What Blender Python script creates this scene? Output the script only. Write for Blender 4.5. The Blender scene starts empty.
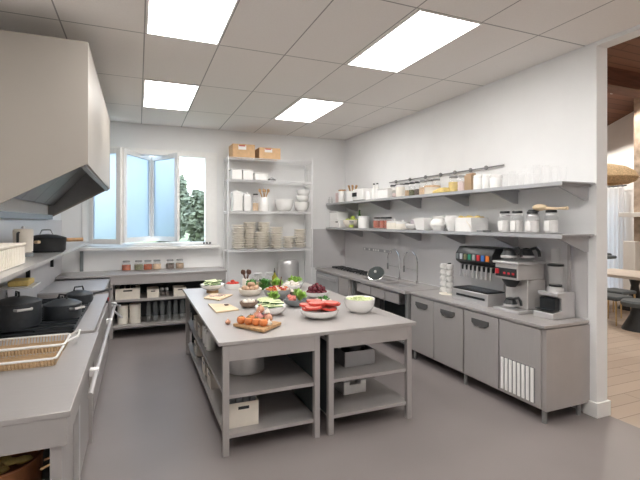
import bpy, bmesh, math, random
from mathutils import Vector, Matrix
random.seed(7)
PI = math.pi
S = bpy.context.scene
COL = S.collection

# ------------------------------------------------------------------ camera, world, exposure
cam_d = bpy.data.cameras.new('camera'); cam = bpy.data.objects.new('camera', cam_d); COL.objects.link(cam)
cam.location = (0, 0, 1.84)
cam.rotation_euler = (PI/2, 0, -math.radians(22.72))
cam_d.sensor_width = 36; cam_d.lens = 434.6/640*36
cam_d.shift_y = -18.5/640
cam_d.clip_end = 300
S.camera = cam
S.view_settings.view_transform = 'Standard'
S.view_settings.look = 'None'
S.view_settings.gamma = 1
S.view_settings.use_curve_mapping = False
S.view_settings.exposure = 0.78
try: S.cycles.transparent_max_bounces = 32
except Exception: pass
PANEL = 9.0          # ceiling light strength
SKY = 2.5
w = bpy.data.worlds.new('sky'); S.world = w; w.use_nodes = True
nt = w.node_tree; nt.nodes.clear()
o_ = nt.nodes.new('ShaderNodeOutputWorld'); bg = nt.nodes.new('ShaderNodeBackground')
tc = nt.nodes.new('ShaderNodeTexCoord'); sp = nt.nodes.new('ShaderNodeSeparateXYZ'); cr = nt.nodes.new('ShaderNodeValToRGB')
nt.links.new(tc.outputs['Generated'], sp.inputs[0]); nt.links.new(sp.outputs['Z'], cr.inputs[0])
cr.color_ramp.elements[0].position = 0.0; cr.color_ramp.elements[0].color = (.92, .95, 1, 1)
cr.color_ramp.elements[1].position = 0.6; cr.color_ramp.elements[1].color = (.60, .79, 1, 1)
nt.links.new(cr.outputs[0], bg.inputs[0]); bg.inputs[1].default_value = SKY
nt.links.new(bg.outputs[0], o_.inputs[0])
sun_d = bpy.data.lights.new('sun', 'SUN'); sun_d.energy = .8; sun_d.angle = .03; sun_d.color = (1, .95, .86)
sun = bpy.data.objects.new('sun', sun_d); COL.objects.link(sun); sun.rotation_euler = (math.radians(40), 0, math.radians(-20))

# ------------------------------------------------------------------ materials
M = {}
def mat(name, col, rough=.5, metal=0, var=.04, scale=12, bump=0, spec=.5, trans=0, ior=1.45, stretch=None, coat=0):
    m = bpy.data.materials.new(name); m.use_nodes = True
    n = m.node_tree.nodes; L = m.node_tree.links; b = n['Principled BSDF']
    b.inputs['Roughness'].default_value = rough; b.inputs['Metallic'].default_value = metal
    b.inputs['Specular IOR Level'].default_value = spec
    b.inputs['Transmission Weight'].default_value = trans; b.inputs['IOR'].default_value = ior
    b.inputs['Coat Weight'].default_value = coat
    t = n.new('ShaderNodeTexCoord'); nz = n.new('ShaderNodeTexNoise'); nz.inputs['Scale'].default_value = scale
    nz.inputs['Detail'].default_value = 4
    if stretch:
        mp = n.new('ShaderNodeMapping'); mp.inputs['Scale'].default_value = stretch
        L.new(t.outputs['Object'], mp.inputs[0]); L.new(mp.outputs[0], nz.inputs['Vector'])
    else: L.new(t.outputs['Object'], nz.inputs['Vector'])
    r = n.new('ShaderNodeValToRGB')
    lo = [max(0, c*(1-var)) for c in col]; hi = [min(1, c*(1+var)) for c in col]
    r.color_ramp.elements[0].position = .3; r.color_ramp.elements[0].color = (*lo, 1)
    r.color_ramp.elements[1].position = .7; r.color_ramp.elements[1].color = (*hi, 1)
    L.new(nz.outputs['Fac'], r.inputs[0]); L.new(r.outputs[0], b.inputs['Base Color'])
    if bump:
        bp = n.new('ShaderNodeBump'); bp.inputs['Strength'].default_value = bump; bp.inputs['Distance'].default_value = .01
        L.new(nz.outputs['Fac'], bp.inputs['Height']); L.new(bp.outputs[0], b.inputs['Normal'])
    M[name] = m; return m
def alpha_glass(name, col, a, rough=.05):
    m = mat(name, col, rough, var=.01, spec=.6); m.node_tree.nodes['Principled BSDF'].inputs['Alpha'].default_value = a
def emit(name, col, s):
    m = bpy.data.materials.new(name); m.use_nodes = True; n = m.node_tree.nodes; n.clear()
    o = n.new('ShaderNodeOutputMaterial'); e = n.new('ShaderNodeEmission'); e.inputs[0].default_value = (*col, 1); e.inputs[1].default_value = s
    m.node_tree.links.new(e.outputs[0], o.inputs[0]); M[name] = m
mat('wall', (.86, .86, .86), .85, var=.015, scale=3)
mat('floor', (.235, .207, .203), .42, var=.05, scale=1.2, spec=.35)
mat('steel', (.46, .435, .425), .42, metal=.3, var=.03, scale=6, stretch=(1, 30, 1))
mat('steel_dark', (.26, .26, .26), .45, metal=.3, var=.03)
mat('cladding', (.64, .625, .63), .4, metal=.2, var=.02, scale=4)
mat('steel_light', (.58, .555, .54), .4, metal=.3, var=.02)
mat('panel_shade', (.05, .06, .064), .6, var=.05)  # near-black colour: deep shade under the tables painted into sheets
mat('lid_grey', (.07, .08, .08), .9, var=.05, spec=.2)
mat('steel_bright', (.62, .61, .61), .3, metal=.6, var=.03)
mat('steel_shelf', (.44, .44, .455), .42, metal=.3, var=.03, scale=6)
mat('chrome', (.75, .75, .76), .15, metal=1, var=.02)
mat('rack_wire', (.82, .82, .83), .35, metal=.2, var=.02)
mat('hood_paint', (.365, .332, .295), .55, var=.02, scale=2)
mat('hood_steel', (.24, .24, .24), .4, metal=.4, var=.04)
mat('white', (.88, .87, .85), .4, var=.02)
mat('white_gloss', (.88, .87, .85), .18, var=.015, coat=.3)
mat('cream', (.92, .87, .78), .4, var=.04)
mat('cream_plain', (.78, .72, .63), .5, var=.03)
mat('black', (.02, .022, .024), .35, var=.2)
mat('iron', (.035, .04, .046), .42, var=.2, scale=20)
mat('handle_grey', (.085, .083, .083), .4, var=.05)
mat('rubber', (.03, .03, .03), .6, var=.2)
mat('cardboard', (.66, .43, .24), .8, var=.08, scale=20)
mat('wood', (.48, .29, .14), .55, var=.25, scale=5, stretch=(1, 12, 12))
mat('wood_pale', (.76, .60, .40), .55, var=.08, scale=4, stretch=(1, 10, 10))
mat('wood_dark', (.12, .05, .03), .5, var=.3, scale=6)
alpha_glass('glass', (.80, .82, .82), .05)
alpha_glass('glass_thick', (.42, .45, .46), .13)
mat('frost', (.50, .63, .76), .5, trans=.75, ior=1.2, var=.02, scale=2)
mat('oil', (.55, .50, .06), .1, trans=.4, var=.05)
mat('copper', (.42, .19, .09), .35, metal=.8, var=.12)
mat('tomato', (.60, .075, .055), .25, var=.12)
mat('tomato_orange', (.76, .26, .09), .25, var=.15)
mat('flesh_red', (.68, .20, .16), .4, var=.2, scale=30)
mat('skin_green', (.05, .13, .03), .35, var=.3, scale=20)
mat('flesh_green', (.70, .78, .45), .45, var=.12, scale=25)
mat('lettuce', (.36, .58, .12), .5, var=.35, scale=15)
mat('herb', (.07, .24, .04), .55, var=.5, scale=15)
mat('onion', (.68, .36, .24), .3, var=.25, scale=10)
mat('onion_pink', (.62, .28, .25), .3, var=.25, scale=10)
mat('garlic', (.86, .80, .72), .5, var=.05)
mat('potato', (.58, .38, .25), .6, var=.15)
mat('grape', (.13, .02, .03), .25, var=.4, scale=15)
mat('carrot', (.72, .27, .08), .45, var=.2)
mat('apple', (.50, .60, .10), .3, var=.15)
mat('grey_ceramic', (.33, .34, .34), .35, var=.06)
mat('slate_ceramic', (.20, .22, .23), .5, var=.06)
mat('brown_ceramic', (.28, .20, .15), .4, var=.1)
mat('tan_wire', (.60, .43, .26), .5, metal=.2, var=.1)
mat('paprika', (.45, .10, .03), .7, var=.3, scale=30)
mat('spice_green', (.20, .20, .11), .8, var=.3, scale=30)
mat('spice_dark', (.14, .10, .08), .8, var=.3, scale=30)
mat('grain', (.72, .52, .34), .8, var=.15, scale=40)
mat('pasta', (.78, .60, .22), .6, var=.12, scale=30)
mat('flour', (.83, .81, .79), .8, var=.03)
mat('red_sauce', (.42, .10, .05), .4, var=.2)
mat('pink', (.78, .62, .60), .5, var=.04)
mat('mauve', (.50, .44, .47), .5, var=.05)
mat('brown_bag', (.42, .29, .18), .8, var=.1)
mat('red', (.55, .03, .04), .35, var=.05)
mat('blue', (.05, .15, .45), .4, var=.05)
mat('green', (.03, .25, .15), .4, var=.05)
mat('orange', (.75, .2, .03), .4, var=.05)
mat('rattan', (.56, .40, .23), .7, var=.3, scale=40, bump=.4)
mat('gold', (.62, .44, .22), .3, metal=.8, var=.05)
mat('navy', (.10, .115, .125), .7, var=.1)
mat('stone', (.42, .33, .26), .9, var=.35, scale=6, bump=.6)
mat('table_top', (.62, .54, .47), .5, var=.08, scale=5)
mat('beam_wood', (.13, .05, .028), .6, var=.3, scale=4, stretch=(.5, 6, 6))
mat('leaf', (.19, .215, .15), .7, var=.6, scale=1.5)
mat('bark', (.12, .09, .06), .9, var=.3)
mat('grass', (.26, .30, .16), .9, var=.3, scale=2)
mat('paper', (.85, .84, .82), .7, var=.02)
emit('panel_light', (1, .975, .94), PANEL)
emit('downlight_glow', (1, .93, .82), 12)
emit('led', (1, .97, .9), 3)

def cloth_mat(name, col):
    m = mat(name, col, .9, var=.02); n = m.node_tree.nodes; L = m.node_tree.links
    t = n.new('ShaderNodeBsdfTranslucent'); t.inputs[0].default_value = (*col, 1); x = n.new('ShaderNodeMixShader'); x.inputs[0].default_value = .5
    L.new(n['Principled BSDF'].outputs[0], x.inputs[1]); L.new(t.outputs[0], x.inputs[2]); L.new(x.outputs[0], n['Material Output'].inputs[0])
cloth_mat('curtain', (.86, .86, .88))
def ceiling_mat():
    m = bpy.data.materials.new('ceiling_tiles'); m.use_nodes = True; n = m.node_tree.nodes; L = m.node_tree.links; b = n['Principled BSDF']
    b.inputs['Roughness'].default_value = .9
    t = n.new('ShaderNodeTexCoord'); s = n.new('ShaderNodeSeparateXYZ'); L.new(t.outputs['Object'], s.inputs[0])
    def line(sock, off, per, wd):
        a = n.new('ShaderNodeMath'); a.operation = 'SUBTRACT'; L.new(sock, a.inputs[0]); a.inputs[1].default_value = off - per*20
        d = n.new('ShaderNodeMath'); d.operation = 'MODULO'; L.new(a.outputs[0], d.inputs[0]); d.inputs[1].default_value = per
        k = n.new('ShaderNodeMath'); k.operation = 'LESS_THAN'; L.new(d.outputs[0], k.inputs[0]); k.inputs[1].default_value = wd
        return k.outputs[0]
    mx = n.new('ShaderNodeMath'); mx.operation = 'MAXIMUM'
    L.new(line(s.outputs['X'], .047, .66, .012), mx.inputs[0]); L.new(line(s.outputs['Y'], 2.868, 1.336, .014), mx.inputs[1])
    c = n.new('ShaderNodeMix'); c.data_type = 'RGBA'
    nz = n.new('ShaderNodeTexNoise'); nz.inputs['Scale'].default_value = 60; L.new(t.outputs['Object'], nz.inputs['Vector'])
    r = n.new('ShaderNodeValToRGB'); r.color_ramp.elements[0].color = (.80, .765, .735, 1); r.color_ramp.elements[1].color = (.86, .825, .79, 1)
    L.new(nz.outputs['Fac'], r.inputs[0]); L.new(r.outputs[0], c.inputs['A']); c.inputs['B'].default_value = (.36, .345, .33, 1)
    L.new(mx.outputs[0], c.inputs['Factor']); L.new(c.outputs['Result'], b.inputs['Base Color'])
    M['ceiling'] = m
ceiling_mat()
def plank_mat(name, c1, c2, sx, sy, gap):
    m = bpy.data.materials.new(name); m.use_nodes = True; n = m.node_tree.nodes; L = m.node_tree.links; b = n['Principled BSDF']
    b.inputs['Roughness'].default_value = .55
    t = n.new('ShaderNodeTexCoord'); k = n.new('ShaderNodeTexBrick'); L.new(t.outputs['Object'], k.inputs['Vector'])
    k.inputs['Scale'].default_value = 1; k.inputs['Brick Width'].default_value = sx; k.inputs['Row Height'].default_value = sy
    k.inputs['Mortar Size'].default_value = gap; k.inputs['Color1'].default_value = (*c1, 1); k.inputs['Color2'].default_value = (*c2, 1)
    k.inputs['Mortar'].default_value = (*[c*.5 for c in c1], 1); L.new(k.outputs['Color'], b.inputs['Base Color'])
    M[name] = m
plank_mat('oak_floor', (.42, .33, .26), (.49, .39, .31), 1.6, .19, .004)
plank_mat('ceiling_planks', (.15, .060, .033), (.20, .085, .048), 3.0, .16, .008)

# ------------------------------------------------------------------ mesh helpers
class MB:
    def __init__(s): s.b = bmesh.new(); s.mi = 0
    def _f(s, vs, smooth=False):
        try: f = s.b.faces.new(vs)
        except ValueError: return None
        f.material_index = s.mi; f.smooth = smooth; return f
    def box(s, x0, x1, y0, y1, z0, z1):
        v = [s.b.verts.new(p) for p in ((x0,y0,z0),(x1,y0,z0),(x1,y1,z0),(x0,y1,z0),(x0,y0,z1),(x1,y0,z1),(x1,y1,z1),(x0,y1,z1))]
        for q in ((3,2,1,0),(4,5,6,7),(0,1,5,4),(1,2,6,5),(2,3,7,6),(3,0,4,7)): s._f([v[i] for i in q])
        return s
    def hexa(s, p):        # eight corners, bottom ring then top ring
        v = [s.b.verts.new(q) for q in p]
        for q in ((3,2,1,0),(4,5,6,7),(0,1,5,4),(1,2,6,5),(2,3,7,6),(3,0,4,7)): s._f([v[i] for i in q])
        return s
    def prism(s, pts, axis, a, b):   # polygon in the two other axes, extruded along axis
        def P(u, v, t):
            return {'x': (t, u, v), 'y': (u, t, v), 'z': (u, v, t)}[axis]
        A = [s.b.verts.new(P(u, v, a)) for u, v in pts]; B = [s.b.verts.new(P(u, v, b)) for u, v in pts]
        n = len(pts); s._f(A[::-1]); s._f(B)
        for i in range(n): s._f([A[i], A[(i+1) % n], B[(i+1) % n], B[i]])
        return s
    def lathe(s, prof, n=24, c=(0,0,0), sx=1, sy=1):
        rings = []
        for r, z in prof:
            if r < 1e-6: rings.append([s.b.verts.new((c[0], c[1], c[2]+z))])
            else: rings.append([s.b.verts.new((c[0]+r*sx*math.cos(2*PI*i/n), c[1]+r*sy*math.sin(2*PI*i/n), c[2]+z)) for i in range(n)])
        for a, b in zip(rings, rings[1:]):
            for i in range(n):
                j = (i+1) % n
                if len(a) == 1 and len(b) == 1: continue
                if len(a) == 1: s._f([a[0], b[j], b[i]], True)
                elif len(b) == 1: s._f([a[i], a[j], b[0]], True)
                else: s._f([a[i], a[j], b[j], b[i]], True)
        return s
    def cyl(s, p0, p1, r0, r1=None, n=16, caps=True):
        if r1 is None: r1 = r0
        p0, p1 = Vector(p0), Vector(p1); d = (p1-p0).normalized()
        u = d.orthogonal().normalized(); v = d.cross(u)
        A = [s.b.verts.new(p0+r0*(u*math.cos(2*PI*i/n)+v*math.sin(2*PI*i/n))) for i in range(n)]
        B = [s.b.verts.new(p1+r1*(u*math.cos(2*PI*i/n)+v*math.sin(2*PI*i/n))) for i in range(n)]
        for i in range(n): s._f([A[i], A[(i+1) % n], B[(i+1) % n], B[i]], True)
        if caps: s._f(A[::-1]); s._f(B)
        return s
    def tube(s, pts, r, n=8, closed=False):
        pts = [Vector(p) for p in pts]; N = len(pts); rings = []; u = None
        for i, p in enumerate(pts):
            if closed: d = pts[(i+1) % N]-pts[i-1]
            else: d = pts[min(i+1, N-1)]-pts[max(i-1, 0)]
            d.normalize()
            if u is None: u = d.orthogonal().normalized()
            else:
                u = u-d*u.dot(d)
                u = u.normalized() if u.length > 1e-4 else d.orthogonal().normalized()
            v = d.cross(u); rr = r[i] if isinstance(r, (list, tuple)) else r
            rings.append([s.b.verts.new(p+rr*(u*math.cos(2*PI*k/n)+v*math.sin(2*PI*k/n))) for k in range(n)])
        prs = list(zip(rings, rings[1:])) + ([(rings[-1], rings[0])] if closed else [])
        for a, b in prs:
            for k in range(n): s._f([a[k], a[(k+1) % n], b[(k+1) % n], b[k]], True)
        if not closed: s._f(rings[0][::-1]); s._f(rings[-1])
        return s
    def ball(s, c, rx, ry=None, rz=None, n=14, m=9, jit=0):
        ry = ry or rx; rz = rz or rx
        prof = []
        rings = []
        for j in range(m+1):
            a = -PI/2+PI*j/m
            if j in (0, m): rings.append([s.b.verts.new((c[0], c[1], c[2]+rz*math.sin(a)))])
            else:
                rings.append([s.b.verts.new((c[0]+rx*math.cos(a)*math.cos(2*PI*i/n)*(1+random.uniform(-jit, jit)), c[1]+ry*math.cos(a)*math.sin(2*PI*i/n)*(1+random.uniform(-jit, jit)), c[2]+rz*math.sin(a))) for i in range(n)])
        for a, b in zip(rings, rings[1:]):
            for i in range(n):
                j = (i+1) % n
                if len(a) == 1: s._f([a[0], b[j], b[i]], True)
                elif len(b) == 1: s._f([a[i], a[j], b[0]], True)
                else: s._f([a[i], a[j], b[j], b[i]], True)
        return s
    def wavy(s, pts_xy, z0, z1, th):
        n = len(pts_xy)
        s.prism([(x, y-th/2) for x, y in pts_xy]+[(x, y+th/2) for x, y in reversed(pts_xy)], 'z', z0, z1); return s
    def rot(s, mtx): bmesh.ops.transform(s.b, matrix=mtx, verts=s.b.verts[:]); return s
    def build(s, name, mats, parent=None, bev=0, loc=None, rz=0):
        me = bpy.data.meshes.new(name); bmesh.ops.recalc_face_normals(s.b, faces=s.b.faces[:]); s.b.to_mesh(me); s.b.free()
        for m in (mats if isinstance(mats, (list, tuple)) else [mats]): me.materials.append(M[m])
        try: me.set_sharp_from_angle(angle=math.radians(40))
        except Exception: pass
        o = bpy.data.objects.new(name, me); COL.objects.link(o)
        if parent is not None: o.parent = parent
        if loc is not None: o.location = loc
        if rz: o.rotation_euler = (0, 0, rz)
        if bev:
            b = o.modifiers.new('bevel', 'BEVEL'); b.width = bev; b.segments = 2; b.limit_method = 'ANGLE'
        return o
def thing(name, label, cat, loc=(0,0,0), rz=0, group=None):
    o = bpy.data.objects.new(name, None); o.empty_display_size = .05; COL.objects.link(o)
    o.location = loc; o.rotation_euler = (0, 0, rz); return tag(o, label, cat, group)
def tag(o, label, cat, group=None):
    o['label'] = label; o['category'] = cat
    if group: o['group'] = group
    return o
def struct(o): o['kind'] = 'structure'; return o
def copy_tree(src, loc=None, rz=None, label=None, group=None, scale=None):
    r = src.copy(); COL.objects.link(r)
    if loc is not None: r.location = loc
    if rz is not None: r.rotation_euler = (0, 0, rz)
    if scale: r.scale = (scale,)*3 if not isinstance(scale, tuple) else scale
    if label: r['label'] = label
    if group: r['group'] = group
    for ch in list(src.children):
        c = ch.copy(); COL.objects.link(c); c.parent = r
        for g in list(ch.children):
            d = g.copy(); COL.objects.link(d); d.parent = c
    return r
ORD = ['lowest', 'second from the bottom', 'third from the bottom', 'fourth from the bottom', 'fifth from the bottom', 'sixth from the bottom', 'seventh from the bottom', 'eighth from the bottom', 'ninth from the bottom', 'tenth from the bottom', 'eleventh from the bottom']

# ================================================================== setting
H = 3.53; XL = -1.15; XR = 3.97; YB = 8.12; YF = -1.6; YE = 2.76
struct(MB().box(XL-.15, 4.12, YF-.15, YB+.2, -.1, 0).build('floor', 'floor'))
struct(MB().box(XL-.15, 4.12, YF-.15, YB+.2, H, H+.08).build('ceiling', 'ceiling'))
struct(MB().box(XL-.15, XL, YF, YB, 0, H).build('wall_left', 'wall'))
struct(MB().box(XL-.15, 4.12, YF-.15, YF, 0, H).build('wall_front', 'wall'))
WX0, WX1, WZ0, WZ1 = -.82, 1.30, 1.42, 3.06
b = MB(); b.box(XL-.15, WX0, YB, YB+.2, 0, H); b.box(WX1, 4.12, YB, YB+.2, 0, H); b.box(WX0, WX1, YB, YB+.2, 0, WZ0); b.box(WX0, WX1, YB, YB+.2, WZ1, H)
struct(b.build('wall_back', 'wall'))
b = MB(); b.box(XR, 4.12, YE, YB, 0, H); b.box(XR, 4.12, YF, YE, 3.49, H); b.box(XR, 4.12, YF, -.9, 0, 3.49)
struct(b.build('wall_right', 'wall'))
b = MB(); b.prism([(XR-.022, YE+.12), (XR-.022, YE-.022), (4.142, YE-.022), (4.142, YE+.3), (4.12, YE+.3), (4.12, YE), (XR, YE), (XR, YE+.12)], 'z', 0, .14)
struct(b.build('baseboard_right', 'white', bev=.004))

# window: frame, sashes and frosted panes
win = bpy.data.objects.new('window_1', None); COL.objects.link(win); struct(win)
b = MB()
b.box(WX0-.03, WX0+.06, YB-.03, YB+.12, WZ0, WZ1+.04); b.box(WX1-.17, WX1+.04, YB-.03, YB+.12, WZ0, WZ1+.04)
b.box(WX0+.06, WX1-.17, YB-.03, YB+.12, WZ1-.06, WZ1+.04); b.box(WX0+.06, WX1-.17, YB-.01, YB+.12, WZ0, WZ0+.05)
b.build('window_frame', 'white', win, bev=.004)
MB().box(-.88, 1.37, 7.96, YB-.031, 1.36, 1.415).build('window_sill', 'white', win, bev=.006)
b = MB()
for x in (1.10, 1.155, 1.21): b.ball((x, YB-.045, WZ0+.03), .018)
b.build('latch_knob', 'black', win)
def sash(p, q, z0, z1):
    p, q = Vector((*p, 0)), Vector((*q, 0)); d = q-p; L = d.length; ang = math.atan2(d.y, d.x)
    m = Matrix.Translation((p.x, p.y, 0)) @ Matrix.Rotation(ang, 4, 'Z')
    b = MB(); f = .085
    b.box(0, f, -.025, .025, z0, z1); b.box(L-f, L, -.025, .025, z0, z1); b.box(f, L-f, -.025, .025, z1-f, z1); b.box(f, L-f, -.025, .025, z0, z0+f)
    s_ = b.rot(m).build('sash', 'white', win, bev=.004)
    g = MB().box(f, L-f, -.006, .006, z0+f, z1-f).rot(m).build('glass_pane', 'frost', s_)
sash((-.74, 8.06), (-.245, 7.70), 1.47, 3.03)
sash((-.225, 7.70), (.215, 8.55), 1.49, 3.03)
sash((.232, 8.56), (.645, 7.87), 1.49, 3.03)

# ceiling lights
def light_panel(x, y, label):
    t = thing('ceiling_light', label, 'ceiling light', (x, y, H), 0, 'recessed ceiling light panels')
    a, c = .32, .655
    b = MB(); b.box(-a, a, -c, -c+.015, -.012, -.001); b.box(-a, a, c-.015, c, -.012, -.001); b.box(-a, -a+.015, -c+.015, c-.015, -.012, -.001); b.box(a-.015, a, -c+.015, c-.015, -.012, -.001)
    b.build('frame', 'white', t)
    MB().box(-a+.016, a-.016, -c+.016, c-.016, -.008, -.002).build('diffuser', 'panel_light', t)
light_panel(.385, 3.53, 'glowing white ceiling panel nearest the hood, at the top edge of the picture')
light_panel(.385, 6.21, 'glowing white ceiling panel in front of the window')
light_panel(2.38, 6.21, 'glowing white ceiling panel above the wire rack, farthest right at the back')
light_panel(2.38, 3.53, 'large glowing white ceiling panel beside the right wall')
light_panel(.385, .86, 'white ceiling panel behind the camera on the hood side')
light_panel(2.38, .86, 'white ceiling panel behind the camera on the dining side')

# stainless wall cladding
b = MB(); b.box(XR-.012, XR-.001, 2.842, YB-.013, .92, 1.684); b.box(3.20, XR-.012, YB-.013, YB-.001, .92, 1.69)
struct(b.build('trim_1', 'cladding'))
struct(MB().box(XL+.001, XL+.012, 2.0, YB-.002, .92, 1.86).build('trim_2', 'cladding'))

# ================================================================== island
def prep_base(x0, x1, y0, y1, label, sides):
    t = thing('prep_table', label, 'prep table', (x0, y0, 0), 0, 'tables forming the island')
    W, D = x1-x0, y1-y0; lw = .05
    for x in (0, W-lw):
        for y in (0, D-lw):
            MB().box(x, x+lw, y, y+lw, 0, .868).build('leg', 'steel', t, bev=.003)
    MB().box(lw, W-lw, 0, .02, .745, .868).build('apron', 'steel', t); MB().box(lw, W-lw, D-.02, D, .745, .868).build('apron', 'steel', t)
    b = MB(); b.box(lw, W-lw, .021, D-.021, .80, .866); b.build('underframe', 'steel_dark', t)
    px = W-.018 if sides == 0 else .006
    MB().box(px, px+.01, lw+.002, D-lw-.002, .16, .79).build('inner_shade', 'panel_shade', t)  # added dark sheet, its colour stands in for the island's interior shadow
    MB().box(lw+.03, W-lw-.03, D-.06, D-.05, .16, .79).build('end_panel', 'panel_shade', t)  # dark sheet at the far end, shade put into its colour
    for z in (.44, .13):
        e = .02; f = lw+.001; b = MB(); b.prism([(f, e), (W-f, e), (W-f, f), (W-e, f), (W-e, D-f), (W-f, D-f), (W-f, D-e), (f, D-e), (f, D-f), (e, D-f), (e, f), (f, f)], 'z', z, z+.028)
        b.build('shelf', 'steel', t)
    return t
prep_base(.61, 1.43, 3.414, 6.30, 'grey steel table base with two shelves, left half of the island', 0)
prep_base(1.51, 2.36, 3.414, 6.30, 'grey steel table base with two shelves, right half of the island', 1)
tag(MB().box(.575, 2.405, 3.405, 6.32, .87, .90).build('worktop', 'steel', bev=.003), 'wide grey steel island worktop covered with bowls of vegetables', 'worktop')

# ================================================================== right counter
def handle(b, y0, y1, z, x):
    pts = [(y0, z), (y1, z), (y1, z-.045), (y1-.05, z-.075), (y0+.05, z-.075), (y0, z-.045)]
    b.prism(pts, 'x', x-.012, x-.001); return b
CX = 3.376
t = thing('refrigerated_counter', 'long stainless counter cabinet with three doors and white vent, under the coffee maker', 'counter cabinet', (0, 0, 0))
b = MB(); b.box(CX+.02, XR-.014, 2.84, 4.92, .12, .862); b.build('body', 'steel', t)
MB().box(CX-.015, XR-.014, 2.82, 4.92, .872, .90).build('countertop', 'steel', t, bev=.003)
b = MB(); b.box(CX+.03, XR-.04, 2.86, 4.90, .862, .872); b.build('shadow_gap', 'rubber', t)
for i, (y0, y1) in enumerate(((4.42, 4.90), (3.895, 4.405), (3.375, 3.865))):
    d = MB().box(CX-.004, CX+.018, y0, y1, .14, .855).build('door', 'steel', t, bev=.003)
    c = (y0+y1)/2
    handle(MB(), c-.125, c+.125, .79, CX-.004).build('handle', 'handle_grey', d, bev=.004)
d = MB().box(CX-.004, CX+.018, 2.87, 3.355, .14, .855).build('machine_panel', 'steel', t, bev=.003)
b = MB(); 
b.box(CX-.008, CX-.005, 2.925, 3.335, .165, .49); b.build('vent', 'steel_dark', d)
b = MB()
for k in range(8): b.box(CX-.018, CX-.009, 2.935+k*.051, 2.935+k*.051+.032, .17, .485)
b.build('vent_slats', 'white', d)
b = MB().box(CX+.02, XR-.002, 2.825, 2.84, .12, .86).build('end_panel', 'steel', t)
for y in (2.87, 3.9, 4.88):
    for x in (CX+.05, XR-.1):
        MB().cyl((x, y, 0), (x, y, .119), .022).build('foot', 'steel_dark', t)

# sink bench
SX = 3.30
t = thing('sink_bench', 'stainless sink bench with two tap arches and hanging drawers, farther along right counter', 'sink bench', (0, 0, 0))
b = MB(); b.box(SX, XR-.014, 6.42, 6.60, .865, .905); b.box(SX, XR-.014, 4.93, 5.25, .865, .905)
b.box(SX, SX+.12, 5.25, 6.42, .865, .905); b.box(XR-.20, XR-.014, 5.25, 6.42, .865, .905); b.box(SX+.12, XR-.20, 5.81, 5.86, .865, .905)
b.build('countertop', 'steel', t)
for y0 in (5.25, 5.86):
    b = MB(); y1 = y0+.56; x0, x1 = SX+.12, XR-.20
    b.box(x0, x1, y0, y1, .66, .67); b.box(x0, x0+.01, y0, y1, .67, .865); b.box(x1-.01, x1, y0, y1, .67, .865); b.box(x0+.01, x1-.01, y0, y0+.01, .67, .865); b.box(x0+.01, x1-.01, y1-.01, y1, .67, .865)
    b.build('basin', 'steel_bright', t)
for y0, y1 in ((5.92, 6.36), (5.50, 5.89), (5.12, 5.47)):
    d = MB().box(SX+.02, SX+.045, y0, y1, .70, .835).build('drawer', 'steel', t, bev=.004)
for y in (4.95, 6.55):
    for x in (SX+.04, XR-.09): MB().box(x, x+.05, y-.02, y+.03, 0, .865).build('leg', 'steel_dark', t)
MB().box(SX+.045, XR-.04, 4.98, 6.52, .17, .20).build('shelf', 'steel_dark', t)
b = MB(); b.box(XR-.03, XR-.02, 4.98, 6.52, .2, .66); b.build('back_panel', 'panel_shade', t)  # painted dark in place of the shade below the sinks

t = thing('refrigerator', 'low stainless cabinet with one recessed door in the back corner of the counter', 'cabinet', (0, 0, 0))
MB().box(SX+.02, XR-.03, 6.62, 8.10, .1, .862).build('body', 'steel', t)
MB().box(SX-.01, XR-.014, 6.61, 8.105, .872, .905).build('countertop', 'steel', t, bev=.003)
MB().box(SX+.03, XR-.04, 6.64, 8.08, .862, .872).build('shadow_gap', 'rubber', t)
d = MB().box(SX-.004, SX+.018, 7.05, 8.08, .14, .85).build('door', 'steel_shelf', t)
b = MB(); b.box(SX-.012, SX-.005, 7.12, 8.0, .74, .80); b.build('handle', 'steel_bright', d)
MB().box(SX-.002, SX+.018, 6.64, 7.02, .14, .85).build('side_panel', 'steel', t)
for y in (6.7, 8.0):
    for x in (SX+.06, XR-.1): MB().cyl((x, y, 0), (x, y, .099), .022).build('foot', 'steel_dark', t)

def faucet(y, label):
    t = thing('faucet', label, 'tap', (3.86, y, .906), 0, 'tall arched taps at the sinks')
    pts = [(0, 0, 0), (0, 0, .31)] + [(0, .18-.18*math.cos(a), .31+.17*math.sin(a)) for a in [PI*k/10 for k in range(1, 11)]] + [(0, .36, .20)]
    MB().tube(pts, .011).build('spout', 'chrome', t)
    MB().cyl((0, 0, 0), (0, 0, .04), .026).build('base', 'chrome', t)
    MB().tube([(0, 0, .2), (0, .18, .205), (0, .36, .205)], .007).build('bracket', 'chrome', t)
    MB().tube([(0, .36, .24), (0, .36, .14)], .016).build('spray_head', 'steel_dark', t)
faucet(5.44, 'tall arched chrome tap at the nearer sink, beside the stacked cups')
faucet(5.92, 'tall arched chrome tap at the farther sink, beside the leaning pan lid')

t = thing('saucepan_cover', 'grey round pan lid leaning on its edge at the sink, white knob on top', 'lid', (3.50, 6.05, .906), math.radians(45))
R_ = Matrix.Translation((0, 0, .106)) @ Matrix.Rotation(math.radians(-48), 4, 'Y') @ Matrix.Rotation(math.radians(0), 4, 'X')
b = MB().lathe([(0, .035), (.07, .03), (.125, .006), (.135, 0), (.13, -.004), (.07, .022), (0, .027)], 28).rot(R_); b.build('dome', 'lid_grey', t)
b = MB().lathe([(.128, -.005), (.138, -.005), (.138, .005), (.128, .008)], 28).rot(R_); b.build('rim', 'chrome', t)
b = MB().ball((0, 0, .05), .022).rot(R_); b.build('knob', 'white_gloss', t)
tg = thing('pan_support', 'black cast iron pan support on the far counter, nearest the sink', 'pan support', (3.72, 6.62, .906), 0, 'black pan supports along the backsplash')
b = MB()
for k in range(4): b.box(-.11+k*.066, -.088+k*.066, -.09, .09, .012, .035)
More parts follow.
